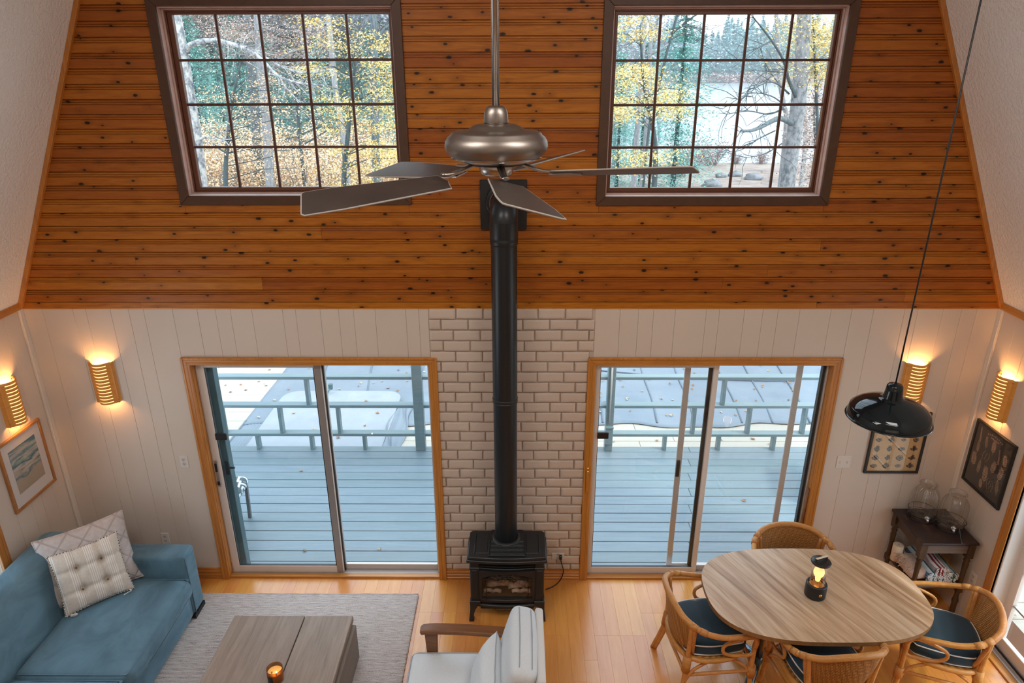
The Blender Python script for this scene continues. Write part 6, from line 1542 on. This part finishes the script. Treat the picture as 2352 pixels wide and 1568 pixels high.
maple('maple_tree', 'yellow and orange leaved tree in the upper right panes of the right window', [(1880, 450), (1878, 300), (1872, 150), (1866, 20)], [(1815, 30, 1915, 130), (1850, 140, 1905, 190), (1830, 40, 1900, 110)], 19, M_['yellow'], 80, 80, .032, 42, .5, .11)
maple('maple_sapling', 'sparse russet undergrowth tree at the right edge of the right window', [(1880, 470), (1876, 380), (1870, 280), (1872, 220)], [(1845, 190, 1900, 430), (1850, 240, 1895, 400)], 21, M_['pink'], 110, 50, .04, 43, .45, .2)
gs = None
for i, (px, Y, s, lb) in enumerate(((1600, 46, 1.3, 'reddish bare shrub at the water, left of three in the right window'), (1642, 49, 1.2, 'reddish bare shrub at the water, middle of three in the right window'), (1568, 42, 1.0, 'reddish bare shrub below the conifer in the right window'), (1705, 50, .6, 'low tan shrub at the shore, middle of the right window'), (1765, 50, .7, 'low tan shrub at the shore near the big tree'))):
    if gs is None:
        gs = thing('bare_shrub', lb, 'shrub'); q = random.Random(8); m = MB(); C_ = []
        for k in range(70):
            a = q.uniform(0, 2*PI); e_ = Vector((math.cos(a)*q.uniform(.1, 1.5), math.sin(a)*q.uniform(.1, 1.2), q.uniform(.4, 1.5))); m.tube([(e_.x*.3, e_.y*.3, -.1), e_*.6+Vector((0, 0, .1)), e_], [.014, .010, .004], 4, caps=False)
            for j in range(14): p = e_*q.uniform(.4, 1.1); C_.append((p.x+q.gauss(0, .15), p.y+q.gauss(0, .15), max(.03, p.z+q.gauss(0, .12))))
        m.build('stems', M_['rust_shrub'], gs, recalc=False); cards('twigs', C_, .075, .03, M_['rust_shrub'], gs, 8, .2)
    put(px, Y, None, gs, s, lb)
M_['rock'] = plain('grey_boulder', ex((.38, .41, .44)), .9, nscale=2, namp=.4, bump=.5, bscale=5)
for px, py, r, lb in ((1635, 428, .55, 'grey boulder in the lower middle of the right window'), (1730, 412, .50, 'grey boulder low in the fourth column of the right window'), (1655, 408, .35, 'small grey rock behind the middle boulder of the right window'), (1690, 390, .4, 'flat rock near the shore in the right window')):
    Y = 5.4/((4.23-atY(px, py, 1).z)) if False else 24; 
    for _ in range(12):
        p = atY(px, py, Y); Y += ((p.z-land(p.x, Y))*6) if abs(p.z-land(p.x, Y)) > .03 else 0
        Y = max(16, min(42, Y))
    p = atY(px, py, Y); q = Vector((px, py, 1))
    m = MB().grid(lambda u, v: (lambda a, b: tuple(Vector((math.cos(a)*math.cos(b), math.sin(a)*math.cos(b)*.8, math.sin(b)*.55))*r*(1+.35*noise.noise(Vector((math.cos(a)*1.3+px, math.sin(a)*1.3, b*1.5))))))(2*PI*u, -PI/2+PI*v), 18, 10, cu=True)
    tag(m.build('boulder', M_['rock'], loc=(p.x, Y, land(p.x, Y)+.1)), lb, 'rock')
# far shore
G3 = 'conifers along the far shore of the lake'; LB3 = 'blue green conifer on the far shore of the lake'
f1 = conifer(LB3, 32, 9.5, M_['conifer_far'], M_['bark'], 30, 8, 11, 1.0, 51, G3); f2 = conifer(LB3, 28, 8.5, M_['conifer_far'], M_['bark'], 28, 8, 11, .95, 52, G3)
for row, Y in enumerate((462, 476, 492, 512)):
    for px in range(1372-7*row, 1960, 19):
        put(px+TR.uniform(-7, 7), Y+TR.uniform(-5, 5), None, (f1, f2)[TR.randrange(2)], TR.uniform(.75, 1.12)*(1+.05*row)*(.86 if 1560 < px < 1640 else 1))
G4 = 'rust coloured shrubs on the far shore'; fs_ = thing('shore_shrub', 'rust and tan shrub at the foot of the far shore conifers', 'shrub', (0, 0, 0), 0, G4)
q = random.Random(2); C_ = [(q.gauss(0, 3.2), q.gauss(0, 2), abs(q.gauss(1.2, 1.6))) for k in range(420)]
cards('twigs', C_, .8, .45, M_['rust_shrub'], fs_, 5, .3); MB().tube([(0, 0, -.5), (0, 0, 3)], [.3, .1], 5).build('stems', M_['rust_shrub'], fs_)
for px in range(1370, 1950, 22): put(px+TR.uniform(-6, 6), 450+TR.uniform(-2, 3), -1.9, fs_, TR.uniform(.8, 1.3))

# thin autumn mist hanging over the wood and the water
t = NT('woodland_mist'); t.t.nodes.remove(t.b); vs_ = t.n('VolumeScatter', {'Color': (.86, .94, 1, 1), 'Density': .0018, 'Anisotropy': .1}); t.t.links.new(vs_, t.out.inputs['Volume']); M_['mist'] = t.m
MB().box(-130, 170, 27, 170, -3, 45).build('mist', M_['mist'], kind='stuff')
